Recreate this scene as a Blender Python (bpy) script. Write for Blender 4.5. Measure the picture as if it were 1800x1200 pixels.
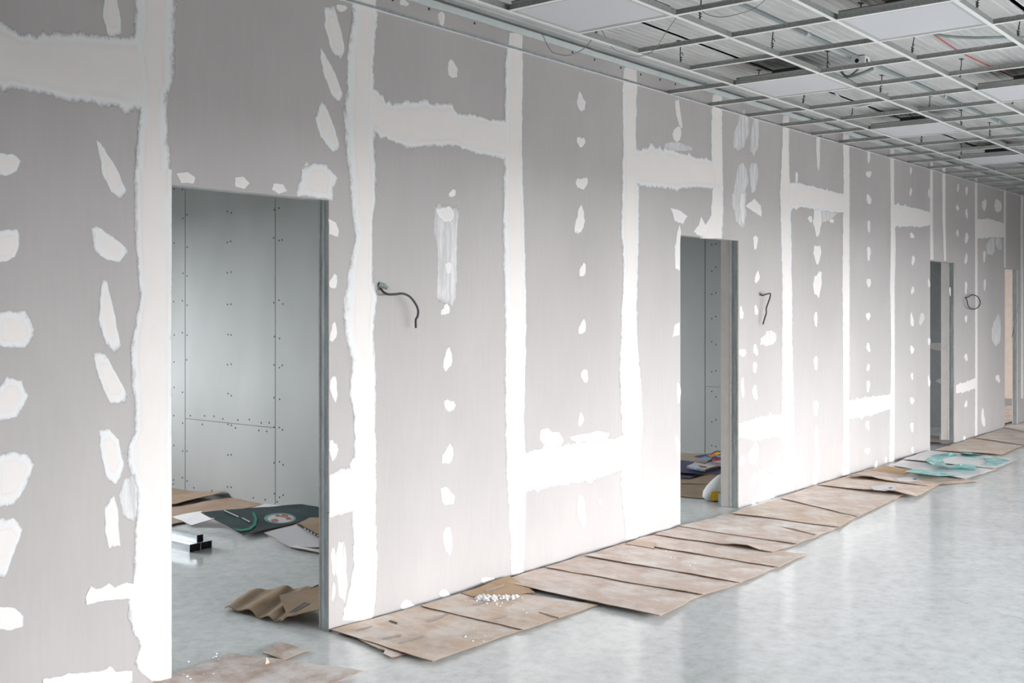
import bpy, bmesh, math, random
from mathutils import Vector, noise
from mathutils.bvhtree import BVHTree

random.seed(7)
for o in list(bpy.data.objects):
    bpy.data.objects.remove(o)
scene = bpy.context.scene
COL = scene.collection

# ------------------------------------------------------------------ camera
# world: X runs along the plasterboard wall, wall face at Y = 0, hall at Y < 0, rooms at Y > 0
F, TH, Y0, D, H = 1961.116, 0.67609, 538.879, 4.09194, 1.58264
CX = 900.0
SN, CS = math.sin(TH), math.cos(TH)
cam_d = bpy.data.cameras.new('camera')
cam = bpy.data.objects.new('camera', cam_d)
COL.objects.link(cam)
cam.location = (0, -D, H)
cam.rotation_euler = (math.pi / 2, 0, TH - math.pi / 2)
cam_d.sensor_width = 36.0
cam_d.lens = 36.0 * F / 1800.0
cam_d.shift_y = -(600.0 - Y0) / 1800.0
cam_d.clip_start = 0.05
cam_d.clip_end = 500
scene.camera = cam

# ------------------------------------------------------------------ world, daylight, exposure
SKY = 9.0
world = bpy.data.worlds.new('hazy_sky')
scene.world = world
world.use_nodes = True
wn, wl = world.node_tree.nodes, world.node_tree.links
wn.clear()
w_out = wn.new('ShaderNodeOutputWorld')
w_bg = wn.new('ShaderNodeBackground')
w_tc = wn.new('ShaderNodeTexCoord')
w_sep = wn.new('ShaderNodeSeparateXYZ')
w_mr = wn.new('ShaderNodeMapRange')           # bright hazy sky: a little brighter towards the horizon
w_mr.inputs['From Min'].default_value = 0.0
w_mr.inputs['From Max'].default_value = 1.0
w_mr.inputs['To Min'].default_value = SKY * 0.86
w_mr.inputs['To Max'].default_value = SKY * 0.62
w_bg.inputs['Color'].default_value = (0.945, 0.975, 1.0, 1)
wl.new(w_tc.outputs['Generated'], w_sep.inputs[0])
wl.new(w_sep.outputs['Z'], w_mr.inputs['Value'])
wl.new(w_mr.outputs[0], w_bg.inputs['Strength'])
wl.new(w_bg.outputs[0], w_out.inputs[0])

scene.view_settings.view_transform = 'Standard'
scene.view_settings.look = 'None'
scene.view_settings.gamma = 1.0
scene.view_settings.use_curve_mapping = False
scene.view_settings.exposure = 1.64

# window openings of the building: (x0, x1, z0, z1) in the hall's outer wall and in the rooms' rear wall
HALL_Y, REAR_Y = -7.0, 5.6
HALL_WINDOWS = [(2.7, 5.1, 0.04, 2.3), (5.3, 7.7, 0.04, 2.3), (7.9, 10.3, 0.04, 2.3), (10.5, 12.9, 0.04, 2.3)]
REAR_WINDOWS = [(2.1, 4.7, 0.9, 2.35), (7.0, 9.2, 0.6, 2.2), (12.2, 13.8, 0.3, 2.3), (16.2, 18.7, 0.1, 2.7)]


def portal(name, x0, x1, z0, z1, y, facing):
    l = bpy.data.lights.new(name, 'AREA')
    l.shape = 'RECTANGLE'
    l.size, l.size_y = x1 - x0, z1 - z0
    l.cycles.is_portal = True                  # guides sky sampling through the opening, gives off no light
    o = bpy.data.objects.new(name, l)
    COL.objects.link(o)
    o.location = ((x0 + x1) / 2, y, (z0 + z1) / 2)
    o.rotation_euler = (math.pi / 2 if facing > 0 else -math.pi / 2, 0, 0)


for w in HALL_WINDOWS:
    portal('window_daylight', *w, HALL_Y + 0.02, 1)
for w in REAR_WINDOWS:
    portal('window_daylight', *w, REAR_Y - 0.02, -1)

# ------------------------------------------------------------------ where a measured point lies on a real plane


def ray(x, y):
    a, b = (x - CX) / F, (Y0 - y) / F
    return SN * a + CS, -CS * a + SN, b


def on_wall(x, y, Y=0.0):
    r = ray(x, y)
    t = (Y + D) / r[1]
    return r[0] * t, H + r[2] * t


def on_level(x, y, Z=0.0):
    r = ray(x, y)
    t = (Z - H) / r[2]
    return r[0] * t, -D + r[1] * t


def on_cross(x, y, S):
    r = ray(x, y)
    t = S / r[0]
    return -D + r[1] * t, H + r[2] * t


# ------------------------------------------------------------------ materials
MATS = {}


class NT:
    def __init__(self, name, rough=0.6, spec=0.3, metal=0.0):
        self.m = bpy.data.materials.new(name)
        self.m.use_nodes = True
        self.t = self.m.node_tree
        self.b = self.t.nodes['Principled BSDF']
        self.b.inputs['Roughness'].default_value = rough
        self.b.inputs['Specular IOR Level'].default_value = spec
        self.b.inputs['Metallic'].default_value = metal
        MATS[name] = self.m

    def n(self, kind, **kw):
        nd = self.t.nodes.new(kind)
        for k, v in kw.items():
            setattr(nd, k, v)
        return nd

    def l(self, a, b):
        self.t.links.new(a, b)

    def coords(self, scale=(1, 1, 1), kind='Object'):
        tc = self.n('ShaderNodeTexCoord')
        mp = self.n('ShaderNodeMapping')
        mp.inputs['Scale'].default_value = scale
        self.l(tc.outputs[kind], mp.inputs[0])
        return mp.outputs[0]

    def noise(self, vec, scale, detail=4, rough=0.6):
        nz = self.n('ShaderNodeTexNoise')
        nz.inputs['Scale'].default_value = scale
        nz.inputs['Detail'].default_value = detail
        nz.inputs['Roughness'].default_value = rough
        self.l(vec, nz.inputs['Vector'])
        return nz.outputs['Fac']

    def ramp(self, fac, stops):
        r = self.n('ShaderNodeValToRGB')
        while len(r.color_ramp.elements) > 1:
            r.color_ramp.elements.remove(r.color_ramp.elements[0])
        r.color_ramp.elements[0].position = stops[0][0]
        r.color_ramp.elements[0].color = (*stops[0][1], 1)
        for p, c in stops[1:]:
            e = r.color_ramp.elements.new(p)
            e.color = (*c, 1)
        self.l(fac, r.inputs[0])
        return r.outputs[0]

    def mix(self, fac, a, b, mode='MIX'):
        mx = self.n('ShaderNodeMix', data_type='RGBA', blend_type=mode)
        for s, v in ((mx.inputs[0], fac), (mx.inputs[6], a), (mx.inputs[7], b)):
            if isinstance(v, (int, float)):
                s.default_value = v
            elif isinstance(v, tuple):
                s.default_value = (*v, 1)
            else:
                self.l(v, s)
        return mx.outputs[2]

    def math(self, op, a, b=0.0, c=0.0):
        md = self.n('ShaderNodeMath', operation=op)
        for i, v in enumerate((a, b, c)):
            if isinstance(v, (int, float)):
                md.inputs[i].default_value = v
            else:
                self.l(v, md.inputs[i])
        return md.outputs[0]

    def smooth(self, v, lo, hi):
        mr = self.n('ShaderNodeMapRange', interpolation_type='SMOOTHSTEP')
        self.l(v, mr.inputs['Value'])
        mr.inputs['From Min'].default_value = lo
        mr.inputs['From Max'].default_value = hi
        return mr.outputs[0]

    def col(self, v):
        if isinstance(v, tuple):
            self.b.inputs['Base Color'].default_value = (*v, 1)
        else:
            self.l(v, self.b.inputs['Base Color'])

    def bump(self, hgt, strength=0.2, dist=0.01):
        bp = self.n('ShaderNodeBump')
        bp.inputs['Strength'].default_value = strength
        bp.inputs['Distance'].default_value = dist
        self.l(hgt, bp.inputs['Height'])
        self.l(bp.outputs[0], self.b.inputs['Normal'])


# plasterboard paper: warm grey with faint mottling
BOARD = (0.455, 0.436, 0.42)
m = NT('board_paper', 0.8, 0.15)
v = m.coords((1, 1, 0.45))
n1 = m.noise(v, 1.3, 3)
n2 = m.noise(m.coords((1, 1, 0.12)), 40, 2)
c = m.ramp(n1, [(0.3, (0.422, 0.392, 0.384)), (0.7, (0.476, 0.443, 0.434))])
m.col(m.mix(0.05, c, m.ramp(n2, [(0.35, (0.36, 0.34, 0.33)), (0.65, (0.6, 0.58, 0.56))])))

m = NT('board_core', 0.9, 0.1)
m.col(m.ramp(m.noise(m.coords(), 60), [(0.3, (0.55, 0.49, 0.44)), (0.7, (0.72, 0.66, 0.6))]))

m = NT('room_board_paper', 0.8, 0.15)
n1 = m.noise(m.coords((1, 1, 0.4)), 1.6, 3)
m.col(m.ramp(n1, [(0.3, (0.40, 0.41, 0.40)), (0.7, (0.46, 0.47, 0.465))]))

# joint compound: ragged thin white margin that lets the paper show through, creamier thick middle
PAPER = (0.449, 0.417, 0.409)
m = NT('joint_compound', 0.75, 0.2)
att = m.n('ShaderNodeAttribute', attribute_name='coat')
coat = att.outputs['Fac']
ns = m.noise(m.coords((1, 1, 0.55)), 34, 5, 0.7)
nb = m.noise(m.coords((1, 1, 0.7)), 7, 3)
nst = m.noise(m.coords((1, 1, 0.06)), 60, 3)
e = m.math('ADD', m.math('ADD', coat, m.math('MULTIPLY', m.math('SUBTRACT', ns, 0.5), 1.0)), m.math('MULTIPLY', m.math('SUBTRACT', nb, 0.5), 0.35))
alpha = m.smooth(e, 0.17, 0.22)
thick = m.smooth(m.math('ADD', coat, m.math('MULTIPLY', m.math('SUBTRACT', nb, 0.5), 0.9)), 0.50, 0.95)
white = m.mix(nst, (0.70, 0.70, 0.70), (0.80, 0.80, 0.80))
thin = m.mix(m.smooth(e, 0.15, 0.55), PAPER, white)
cream = m.mix(nb, (0.765, 0.695, 0.665), (0.81, 0.775, 0.75))
cream = m.mix(m.math('MULTIPLY', nst, 0.28), cream, (0.70, 0.63, 0.60))
c = m.mix(thick, thin, cream)
ln = m.math('MULTIPLY', m.smooth(coat, 0.74, 0.79), m.math('SUBTRACT', 1.0, m.smooth(coat, 0.81, 0.86)))
m.col(m.mix(m.math('MULTIPLY', m.math('MULTIPLY', ln, m.smooth(nb, 0.35, 0.6)), 0.14), c, (0.52, 0.48, 0.48)))
m.l(alpha, m.b.inputs['Alpha'])
m.bump(ns, 0.08, 0.003)

# a wiped smear of compound, the paper showing through its streaks
m = NT('thin_compound', 0.75, 0.2)
att = m.n('ShaderNodeAttribute', attribute_name='coat')
ns = m.noise(m.coords((1, 1, 0.10)), 30, 5, 0.75)
np_ = m.noise(m.coords((1, 1, 0.6)), 22, 4, 0.7)
ed = m.math('ADD', att.outputs['Fac'], m.math('MULTIPLY', m.math('SUBTRACT', np_, 0.5), 0.9))
k = m.math('MULTIPLY', m.smooth(ed, 0.1, 0.5), m.math('ADD', 0.15, m.math('MULTIPLY', 0.7, m.smooth(ns, 0.3, 0.72))))
m.col(m.mix(k, PAPER, (0.78, 0.785, 0.79)))
m.l(m.smooth(ed, 0.10, 0.15), m.b.inputs['Alpha'])

m = NT('galvanised_steel', 0.42, 0.5, 0.85)
nz = m.noise(m.coords((1, 1, 0.25)), 25, 4)
m.col(m.ramp(nz, [(0.3, (0.40, 0.45, 0.47)), (0.7, (0.60, 0.65, 0.67))]))

m = NT('bright_steel', 0.3, 0.5, 0.95)
m.col(m.ramp(m.noise(m.coords((1, 0.2, 1)), 20), [(0.3, (0.50, 0.54, 0.56)), (0.7, (0.72, 0.75, 0.77))]))

m = NT('white_tee', 0.45, 0.4)
m.col((0.84, 0.85, 0.84))
m = NT('tee_web', 0.55, 0.4, 0.4)
m.col(m.ramp(m.noise(m.coords((1, 1, 1)), 90, 2), [(0.4, (0.34, 0.35, 0.34)), (0.6, (0.44, 0.45, 0.43))]))
m = NT('diffuser', 0.5, 0.4)
m.col((0.62, 0.63, 0.655))
m = NT('lamp_housing', 0.5, 0.4, 0.2)
m.col((0.50, 0.52, 0.51))
m = NT('housing_top', 0.6, 0.3)
m.col((0.06, 0.065, 0.065))

m = NT('deck_steel', 0.55, 0.35, 0.12)
na = m.noise(m.coords((0.25, 1, 1)), 9, 4)
nb = m.noise(m.coords((0.04, 1, 1)), 60, 3)
c = m.ramp(na, [(0.3, (0.53, 0.54, 0.53)), (0.7, (0.70, 0.70, 0.69))])
m.col(m.mix(0.16, c, m.ramp(nb, [(0.35, (0.26, 0.27, 0.265)), (0.65, (0.60, 0.595, 0.585))])))

# polished stone-look floor
m = NT('polished_floor', 0.16, 0.45)
v = m.coords()
na = m.noise(v, 2.4, 4, 0.65)
nb = m.noise(v, 13, 5, 0.72)
nc = m.noise(v, 0.5, 2)
c = m.ramp(nb, [(0.34, (0.50, 0.52, 0.52)), (0.48, (0.66, 0.675, 0.675)), (0.66, (0.78, 0.795, 0.81))])
c = m.mix(0.38, c, m.ramp(na, [(0.3, (0.55, 0.58, 0.565)), (0.7, (0.74, 0.755, 0.77))]))
dust = m.smooth(m.noise(v, 3.1, 6, 0.75), 0.52, 0.72)
m.col(m.mix(m.math('MULTIPLY', dust, 0.35), c, (0.70, 0.71, 0.72)))
rr = m.n('ShaderNodeMapRange')
m.l(na, rr.inputs['Value'])
rr.inputs['From Min'].default_value = 0.3
rr.inputs['From Max'].default_value = 0.7
rr.inputs['To Min'].default_value = 0.08
rr.inputs['To Max'].default_value = 0.22
m.l(rr.outputs[0], m.b.inputs['Roughness'])

# kraft cardboard: object colour sets the shade, dust and smudges over it


def kraft(name, dust_amt, smudge=0.25):
    m = NT(name, 0.85, 0.12)
    oi = m.n('ShaderNodeObjectInfo')
    v = m.coords()
    fl = m.noise(m.coords((1, 0.15, 1)), 26, 3)
    c = m.mix(m.math('MULTIPLY', m.smooth(fl, 0.45, 0.75), 0.35), oi.outputs['Color'], (0.36, 0.27, 0.2))
    sm = m.smooth(m.noise(m.coords((2.2, 1, 1)), 2.8, 5, 0.7), 0.60, 0.72)
    c = m.mix(m.math('MULTIPLY', sm, smudge), c, (0.23, 0.2, 0.2))
    du = m.smooth(m.noise(v, 4.5, 6, 0.7), 0.36, 0.66)
    c = m.mix(m.math('MULTIPLY', du, dust_amt), c, (0.84, 0.80, 0.77))
    m.col(c)
    m.bump(fl, 0.2, 0.004)


kraft('dusty_cardboard', 0.72, 0.16)
kraft('clean_cardboard', 0.10)
kraft('floury_cardboard', 0.9, 0.08)

m = NT('cardboard_edge', 0.9, 0.1)
m.col((0.33, 0.22, 0.15))
m = NT('white_card', 0.6, 0.25)
m.col(m.ramp(m.noise(m.coords(), 9), [(0.3, (0.74, 0.73, 0.74)), (0.7, (0.82, 0.81, 0.82))]))
m = NT('grey_card', 0.7, 0.2)
m.col((0.60, 0.58, 0.60))
m = NT('teal_print', 0.55, 0.3)
m.col(m.mix(m.smooth(m.noise(m.coords(), 9, 5), 0.42, 0.7), (0.22, 0.56, 0.54), (0.70, 0.78, 0.77)))
m = NT('dark_green_print', 0.5, 0.25)
m.col(m.ramp(m.noise(m.coords(), 7, 4), [(0.35, (0.010, 0.020, 0.026)), (0.55, (0.012, 0.04, 0.042)), (0.75, (0.03, 0.06, 0.066))]))
m = NT('ink', 0.7, 0.2)
m.col((0.16, 0.14, 0.14))
m = NT('pale_ink', 0.6, 0.2)
m.col((0.52, 0.44, 0.40))
for nm, cc in (('green_ink', (0.02, 0.24, 0.16)), ('pale_green_ink', (0.17, 0.30, 0.29)), ('rust_ink', (0.38, 0.16, 0.12)), ('blue_ink', (0.10, 0.22, 0.55)),
               ('purple_sheet', (0.10, 0.09, 0.20)), ('red_sheet', (0.55, 0.05, 0.09)),
               ('orange_sheet', (0.75, 0.30, 0.10)), ('sky_sheet', (0.22, 0.48, 0.75)),
               ('yellow_label', (0.85, 0.50, 0.03)), ('shade_and_print_black', (0.015, 0.015, 0.018)),
               ('grey_conduit', (0.30, 0.35, 0.35)), ('pale_conduit', (0.52, 0.56, 0.56)), ('red_wire', (0.55, 0.07, 0.08)),
               ('dark_wire', (0.06, 0.06, 0.065)), ('string', (0.30, 0.28, 0.26)), ('bag_white', (0.80, 0.80, 0.80)),
               ('joint_shadow', (0.05, 0.035, 0.03)), ('beige_paint', (0.80, 0.66, 0.57)),
               ('grey_skirting', (0.40, 0.38, 0.36)), ('concrete', (0.42, 0.42, 0.41)), ('ground_soil', (0.06, 0.058, 0.055)),
               ('dark_partition', (0.32, 0.33, 0.335)), ('plaster_dust', (0.86, 0.85, 0.84)),
               ('screw_steel', (0.05, 0.05, 0.05)), ('frame_grey', (0.5, 0.5, 0.5)), ('white_plastic', (0.8, 0.8, 0.8)),
               ('jamb_board', (0.60, 0.56, 0.52)), ('dusty_track', (0.62, 0.66, 0.65)), ('wall_paint', (0.20, 0.20, 0.20))):
    q = NT(nm, 0.6, 0.3)
    nz = q.noise(q.coords(), 14, 3)
    q.col(q.mix(nz, tuple(k * 0.88 for k in cc), tuple(min(1, k * 1.1) for k in cc)))

# ------------------------------------------------------------------ mesh helpers


def mk(name, verts, faces, mat, parent=None, coat=None, smooth=False, slots=None, color=None):
    me = bpy.data.meshes.new(name)
    me.from_pydata([tuple(v) for v in verts], [], faces)
    mats = mat if isinstance(mat, (list, tuple)) else [mat]
    for k in mats:
        me.materials.append(MATS[k])
    if slots:
        for p, s in zip(me.polygons, slots):
            p.material_index = s
    if smooth:
        for p in me.polygons:
            p.use_smooth = True
    if coat is not None:
        a = me.attributes.new('coat', 'FLOAT', 'POINT')
        a.data.foreach_set('value', coat)
    me.update()
    o = bpy.data.objects.new(name, me)
    COL.objects.link(o)
    if parent:
        o.parent = parent
    if color:
        o.color = (*color, 1)
    return o


class MB:
    """collects boxes, tubes and plates into one mesh"""

    def __init__(self):
        self.v, self.f, self.s = [], [], []

    def add(self, v, f, slot=0):
        o = len(self.v)
        self.v += [tuple(k) for k in v]
        self.f += [tuple(i + o for i in q) for q in f]
        self.s += [slot] * len(f)
        return self

    def box(self, x0, x1, y0, y1, z0, z1, slot=0):
        return self.add([(x0, y0, z0), (x1, y0, z0), (x1, y1, z0), (x0, y1, z0), (x0, y0, z1), (x1, y0, z1), (x1, y1, z1), (x0, y1, z1)],
                        [(0, 3, 2, 1), (4, 5, 6, 7), (0, 1, 5, 4), (1, 2, 6, 5), (2, 3, 7, 6), (3, 0, 4, 7)], slot)

    def tube(self, pts, r, seg=8, slot=0):
        pts = [Vector(p) for p in pts]
        rings = []
        up = Vector((0, 0, 1))
        for i, p in enumerate(pts):
            t = (pts[min(i + 1, len(pts) - 1)] - pts[max(i - 1, 0)]).normalized()
            a = t.cross(up)
            if a.length < 1e-3:
                a = t.cross(Vector((1, 0, 0)))
            a.normalize()
            b = t.cross(a).normalized()
            rr = r[i] if isinstance(r, (list, tuple)) else r
            rings.append([p + (a * math.cos(2 * math.pi * k / seg) + b * math.sin(2 * math.pi * k / seg)) * rr for k in range(seg)])
        v = [q for ring in rings for q in ring]
        f = []
        for i in range(len(pts) - 1):
            for k in range(seg):
                f.append((i * seg + k, i * seg + (k + 1) % seg, (i + 1) * seg + (k + 1) % seg, (i + 1) * seg + k))
        f.append(tuple(range(seg)))
        f.append(tuple((len(pts) - 1) * seg + k for k in reversed(range(seg))))
        return self.add(v, f, slot)

    def build(self, name, mat, parent=None, smooth=False, color=None):
        return mk(name, self.v, self.f, mat, parent, smooth=smooth, slots=self.s if isinstance(mat, (list, tuple)) else None, color=color)


def spline(pts, n=8):
    """Catmull-Rom through the points"""
    P = [Vector(p) for p in pts]
    P = [P[0] * 2 - P[1]] + P + [P[-1] * 2 - P[-2]]
    out = []
    for i in range(1, len(P) - 2):
        for k in range(n):
            t = k / n
            a, b, c, d = P[i - 1], P[i], P[i + 1], P[i + 2]
            out.append(0.5 * ((2 * b) + (c - a) * t + (2 * a - 5 * b + 4 * c - d) * t * t + (3 * b - a - 3 * c + d) * t ** 3))
    out.append(P[-2])
    return out


def empty(name, loc=(0, 0, 0)):
    o = bpy.data.objects.new(name, None)
    o.empty_display_size = 0.1
    o.location = loc
    COL.objects.link(o)
    return o


def tag(o, label=None, cat=None, group=None, kind=None):
    if label:
        o['label'] = label
    if cat:
        o['category'] = cat
    if group:
        o['group'] = group
    if kind:
        o['kind'] = kind
    return o


# ------------------------------------------------------------------ floor, deck, outer shell
HC = 3.087          # suspended ceiling level
DECK = 3.255        # underside of the ribbed deck
X0, X1 = -5.0, 21.0
WT = 0.071          # partition thickness
B = 0.0125          # board thickness

fl = MB().box(X0, X1, HALL_Y, REAR_Y, -0.15, 0.0).build('floor', 'polished_floor')
tag(fl, 'pale polished stone-look floor with mottled grey reflections', kind='structure')

g = MB().box(-70, 90, -90, 80, -0.60, -0.45).build('ground', 'ground_soil')
tag(g, 'bare ground outside the building', kind='structure')

# ribbed deck: sheets of shallow ribs running along the wall
ceil = empty('ceiling', (0, 0, DECK))
tag(ceil, 'underside of the ribbed grey steel deck above the open grid', kind='structure')
sheet_w = 0.915


def deck_sheet(yc):
    v, f = [], []
    prof = []
    pitch = 0.0508
    y = 0.0
    while y < sheet_w - 1e-4:
        big = int(round(y / pitch)) % 6 == 0
        dz = 0.012 if big else 0.004
        prof += [(y, 0.0), (y + pitch * 0.50, 0.0), (y + pitch * 0.62, dz), (y + pitch * 0.88, dz)]
        y += pitch
    prof.append((sheet_w, 0.0))
    for x in (X0, X1):
        for (a, b) in prof:
            v.append((x, yc + a, b))
    n = len(prof)
    for i in range(n - 1):
        f.append((i, i + 1, n + i + 1, n + i))
    v += [(X0, yc, 0.06), (X1, yc, 0.06), (X1, yc + sheet_w, 0.06), (X0, yc + sheet_w, 0.06)]
    k = 2 * n
    f.append((k, k + 1, k + 2, k + 3))
    f += [(0, n, k + 1, k), (n - 1, k + 3, k + 2, 2 * n - 1)]
    return v, f


yy = HALL_Y
while yy < REAR_Y - 0.01:
    v, f = deck_sheet(yy + 0.002)
    mk('deck_sheet', v, f, 'deck_steel', ceil)
    yy += sheet_w
MB().box(X0 - 0.2, X1 + 0.2, HALL_Y - 0.2, REAR_Y + 1.0, 0.075, 0.3).build('roof_slab', 'concrete', ceil)


def pierced_wall(name, label, y0, y1, wins, mat, ztop=DECK):
    mb = MB()
    x = X0
    for (a, b, z0, z1) in wins:
        mb.box(x, a, y0, y1, 0, ztop)
        mb.box(a, b, y0, y1, 0, z0)
        mb.box(a, b, y0, y1, z1, ztop)
        x = b
    mb.box(x, X1, y0, y1, 0, ztop)
    return tag(mb.build(name, mat), label, kind='structure')


pierced_wall('wall_right', 'outer wall of the hall with a row of tall windows', HALL_Y - 0.2, HALL_Y, HALL_WINDOWS, 'wall_paint')
pierced_wall('wall_rear', 'outer wall behind the small rooms', REAR_Y, REAR_Y + 0.2, REAR_WINDOWS, 'wall_paint')
wnum = 1
for wins, yc in ((HALL_WINDOWS, HALL_Y - 0.1), (REAR_WINDOWS, REAR_Y + 0.1)):
    for (a, b, z0, z1) in wins:
        mb = MB()
        for x in (a + 0.025, (a + b) / 2, b - 0.025):
            mb.box(x - 0.025, x + 0.025, yc - 0.03, yc + 0.03, z0, z1)
        for z in (z0 + 0.025, z1 - 0.025):
            mb.box(a + 0.05, b - 0.05, yc - 0.028, yc + 0.028, z - 0.025, z + 0.025)
        tag(mb.build('window_%d' % wnum, 'frame_grey'), 'grey window frame in the outer wall', kind='structure')
        wnum += 1
tag(MB().box(X0 - 0.2, X0, HALL_Y - 0.2, REAR_Y + 0.2, 0, DECK).build('wall_near_end', 'wall_paint'), 'end wall of the hall behind the viewer', kind='structure')
tag(MB().box(X1, X1 + 0.2, HALL_Y - 0.2, REAR_Y + 0.2, 0, DECK).build('wall_far_end', 'wall_paint'), 'end wall at the far end of the hall', kind='structure')

# ------------------------------------------------------------------ the plasterboard wall
WTOP = 3.20
DOORS = [(2.792, 3.676, 2.10), (7.044, 7.940, 2.10), (12.452, 13.300, 2.09), (15.372, 15.985, 2.08)]
JOINTS = [-1.0, 0.26, 1.48, 2.709, 3.896, 5.128, 6.378, 7.606, 8.815, 10.09, 11.319, 12.489, 12.935, 14.158, 15.392, 16.62, 17.84, 19.05]
UPPER, LOWER = 2.55, 0.58
wall = empty('wall_left', (0, 0, 0))
tag(wall, 'long grey plasterboard wall with white taped joints and four bare door openings', kind='structure')
GAP = 0.0015


def cut_boards(x0, x1, z0, z1, y0, y1, mat, parent):
    """one board, notched around any door opening it meets"""
    x0, x1, z0, z1 = x0 + GAP, x1 - GAP, z0 + GAP, z1 - GAP
    rects = [(x0, x1, z0, z1)]
    for (a, b, hh) in DOORS:
        new = []
        for (p, q, r, s) in rects:
            if q <= a or p >= b or r >= hh:
                new.append((p, q, r, s))
                continue
            if p < a:
                new.append((p, a, r, s))
            if q > b:
                new.append((b, q, r, s))
            if s > hh:
                new.append((max(p, a), min(q, b), hh, s))
        rects = new
    if not rects:
        return
    mb = MB()
    for (p, q, r, s) in rects:
        if q - p > 0.002 and s - r > 0.002:
            mb.add([(p, y0, r), (q, y0, r), (q, y1, r), (p, y1, r), (p, y0, s), (q, y0, s), (q, y1, s), (p, y1, s)],
                   [(0, 1, 5, 4)], 0)
            mb.add(mb.v[-8:], [(2, 3, 7, 6)], 0)
            mb.add(mb.v[-8:], [(0, 3, 2, 1), (4, 5, 6, 7), (1, 2, 6, 5), (3, 0, 4, 7)], 1)
    if mb.v:
        mb.build('gypsum_board', [mat, 'board_core'], parent)


cols = list(zip(JOINTS[:-1], JOINTS[1:]))
for k, (a, b) in enumerate(cols):
    up = k % 2 == 0
    if a in (12.489,):
        cut_boards(a, b, 0, WTOP, 0, B, 'board_paper', wall)
        continue
    jz = UPPER if up else LOWER
    if k >= 12:
        jz = LOWER if k % 2 == 0 else UPPER
    cut_boards(a, b, 0, jz, 0, B, 'board_paper', wall)
    cut_boards(a, b, jz, WTOP, 0, B, 'board_paper', wall)
cut_boards(X0, JOINTS[0], 0, WTOP, 0, B, 'board_paper', wall)
cut_boards(JOINTS[-1], X1, 0, WTOP, 0, B, 'board_paper', wall)
# room side of the same wall
x = X0
while x < X1 - 0.1:
    cut_boards(x, min(x + 1.22, X1), 0, WTOP, WT - B, WT, 'room_board_paper', wall)
    x += 1.22
# steel track on the wall's head, floor track and door studs
MB().box(X0, X1, -0.006, WT + 0.002, WTOP - 0.008, WTOP + 0.030).build('head_track', 'dusty_track', wall)
for dn, (a, b, hh) in enumerate(DOORS):
    d = empty('door_%d' % (dn + 1), ((a + b) / 2, WT / 2, 0))
    tag(d, ['bare steel-studded door opening nearest the viewer', 'second bare door opening, with colourful sheets on the floor behind',
            'third bare door opening, dark inside', 'farthest bare door opening, beige wall behind'][dn], kind='structure')
    off = Vector(d.location)

    def stud(nm, x0, x1, z0, z1, web_at):
        mb = MB()
        y0, y1 = B + 0.0008, WT - B - 0.0008
        t = 0.0012
        if web_at == 'lo':
            mb.box(x0, x0 + t, y0, y1, z0, z1)
        elif web_at == 'hi':
            mb.box(x1 - t, x1, y0, y1, z0, z1)
        else:
            mb.box(x0, x1, y0, y1, z0, z0 + t)
        if web_at in ('lo', 'hi'):
            mb.box(x0, x1, y0, y0 + t, z0, z1).box(x0, x1, y1 - t, y1, z0, z1)
            xs = x1 - t if web_at == 'lo' else x0
            mb.box(xs, xs + t, y0 + t, y0 + 0.010, z0, z1).box(xs, xs + t, y1 - 0.010, y1 - t, z0, z1)
            # pressed stiffening rib down the web
            xr = x0 - 0.0018 if web_at == 'lo' else x1
            ym = (y0 + y1) / 2
            mb.box(xr, xr + 0.0018, ym - 0.006, ym + 0.006, z0, z1)
        o = mb.build(nm, 'galvanised_steel', d)
        o.location = -off
        return o
    stud('jamb_stud', b + 0.001, b + 0.041, 0, WTOP - 0.006, 'lo')
    stud('jamb_stud', a - 0.041, a - 0.001, 0, WTOP - 0.006, 'hi')
    hd = stud('head_track', a, b, hh + 0.002, hh + 0.04, 'z')
    if dn in (1, 2):      # boarded return behind the steel stud
        mb = MB()
        mb.box(b + 0.003, b + 0.05, WT + 0.001, 0.155, 0.0, hh + 0.3)
        mb.box(b + 0.001, b + 0.003, WT + 0.001, WT + 0.008, 0.0, hh + 0.3)
        o = mb.build('jamb_return', 'jamb_board', d)
        o.location = -off
        tag(o, 'pale boarded return behind the steel stud')
        o = MB().box(b - 0.012, b + 0.003, 0.150, 0.170, 0.0, 0.10).build('floor_track_end', 'galvanised_steel', d)
        o.location = -off
    o = MB().box(b - 0.0006, b + 0.0008, 0.030, 0.042, 0.30, 0.38).build('stud_knockout', 'ink', d)
    o.location = -off

# ------------------------------------------------------------------ compound on the wall
rnd = random.Random(3)


def lerp_table(tab, t):
    for i in range(len(tab) - 1):
        if tab[i][0] <= t <= tab[i + 1][0]:
            u = (t - tab[i][0]) / max(1e-9, tab[i + 1][0] - tab[i][0])
            return [p + (q - p) * u for p, q in zip(tab[i][1:], tab[i + 1][1:])]
    return list(tab[-1][1:]) if t > tab[-1][0] else list(tab[0][1:])


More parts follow.
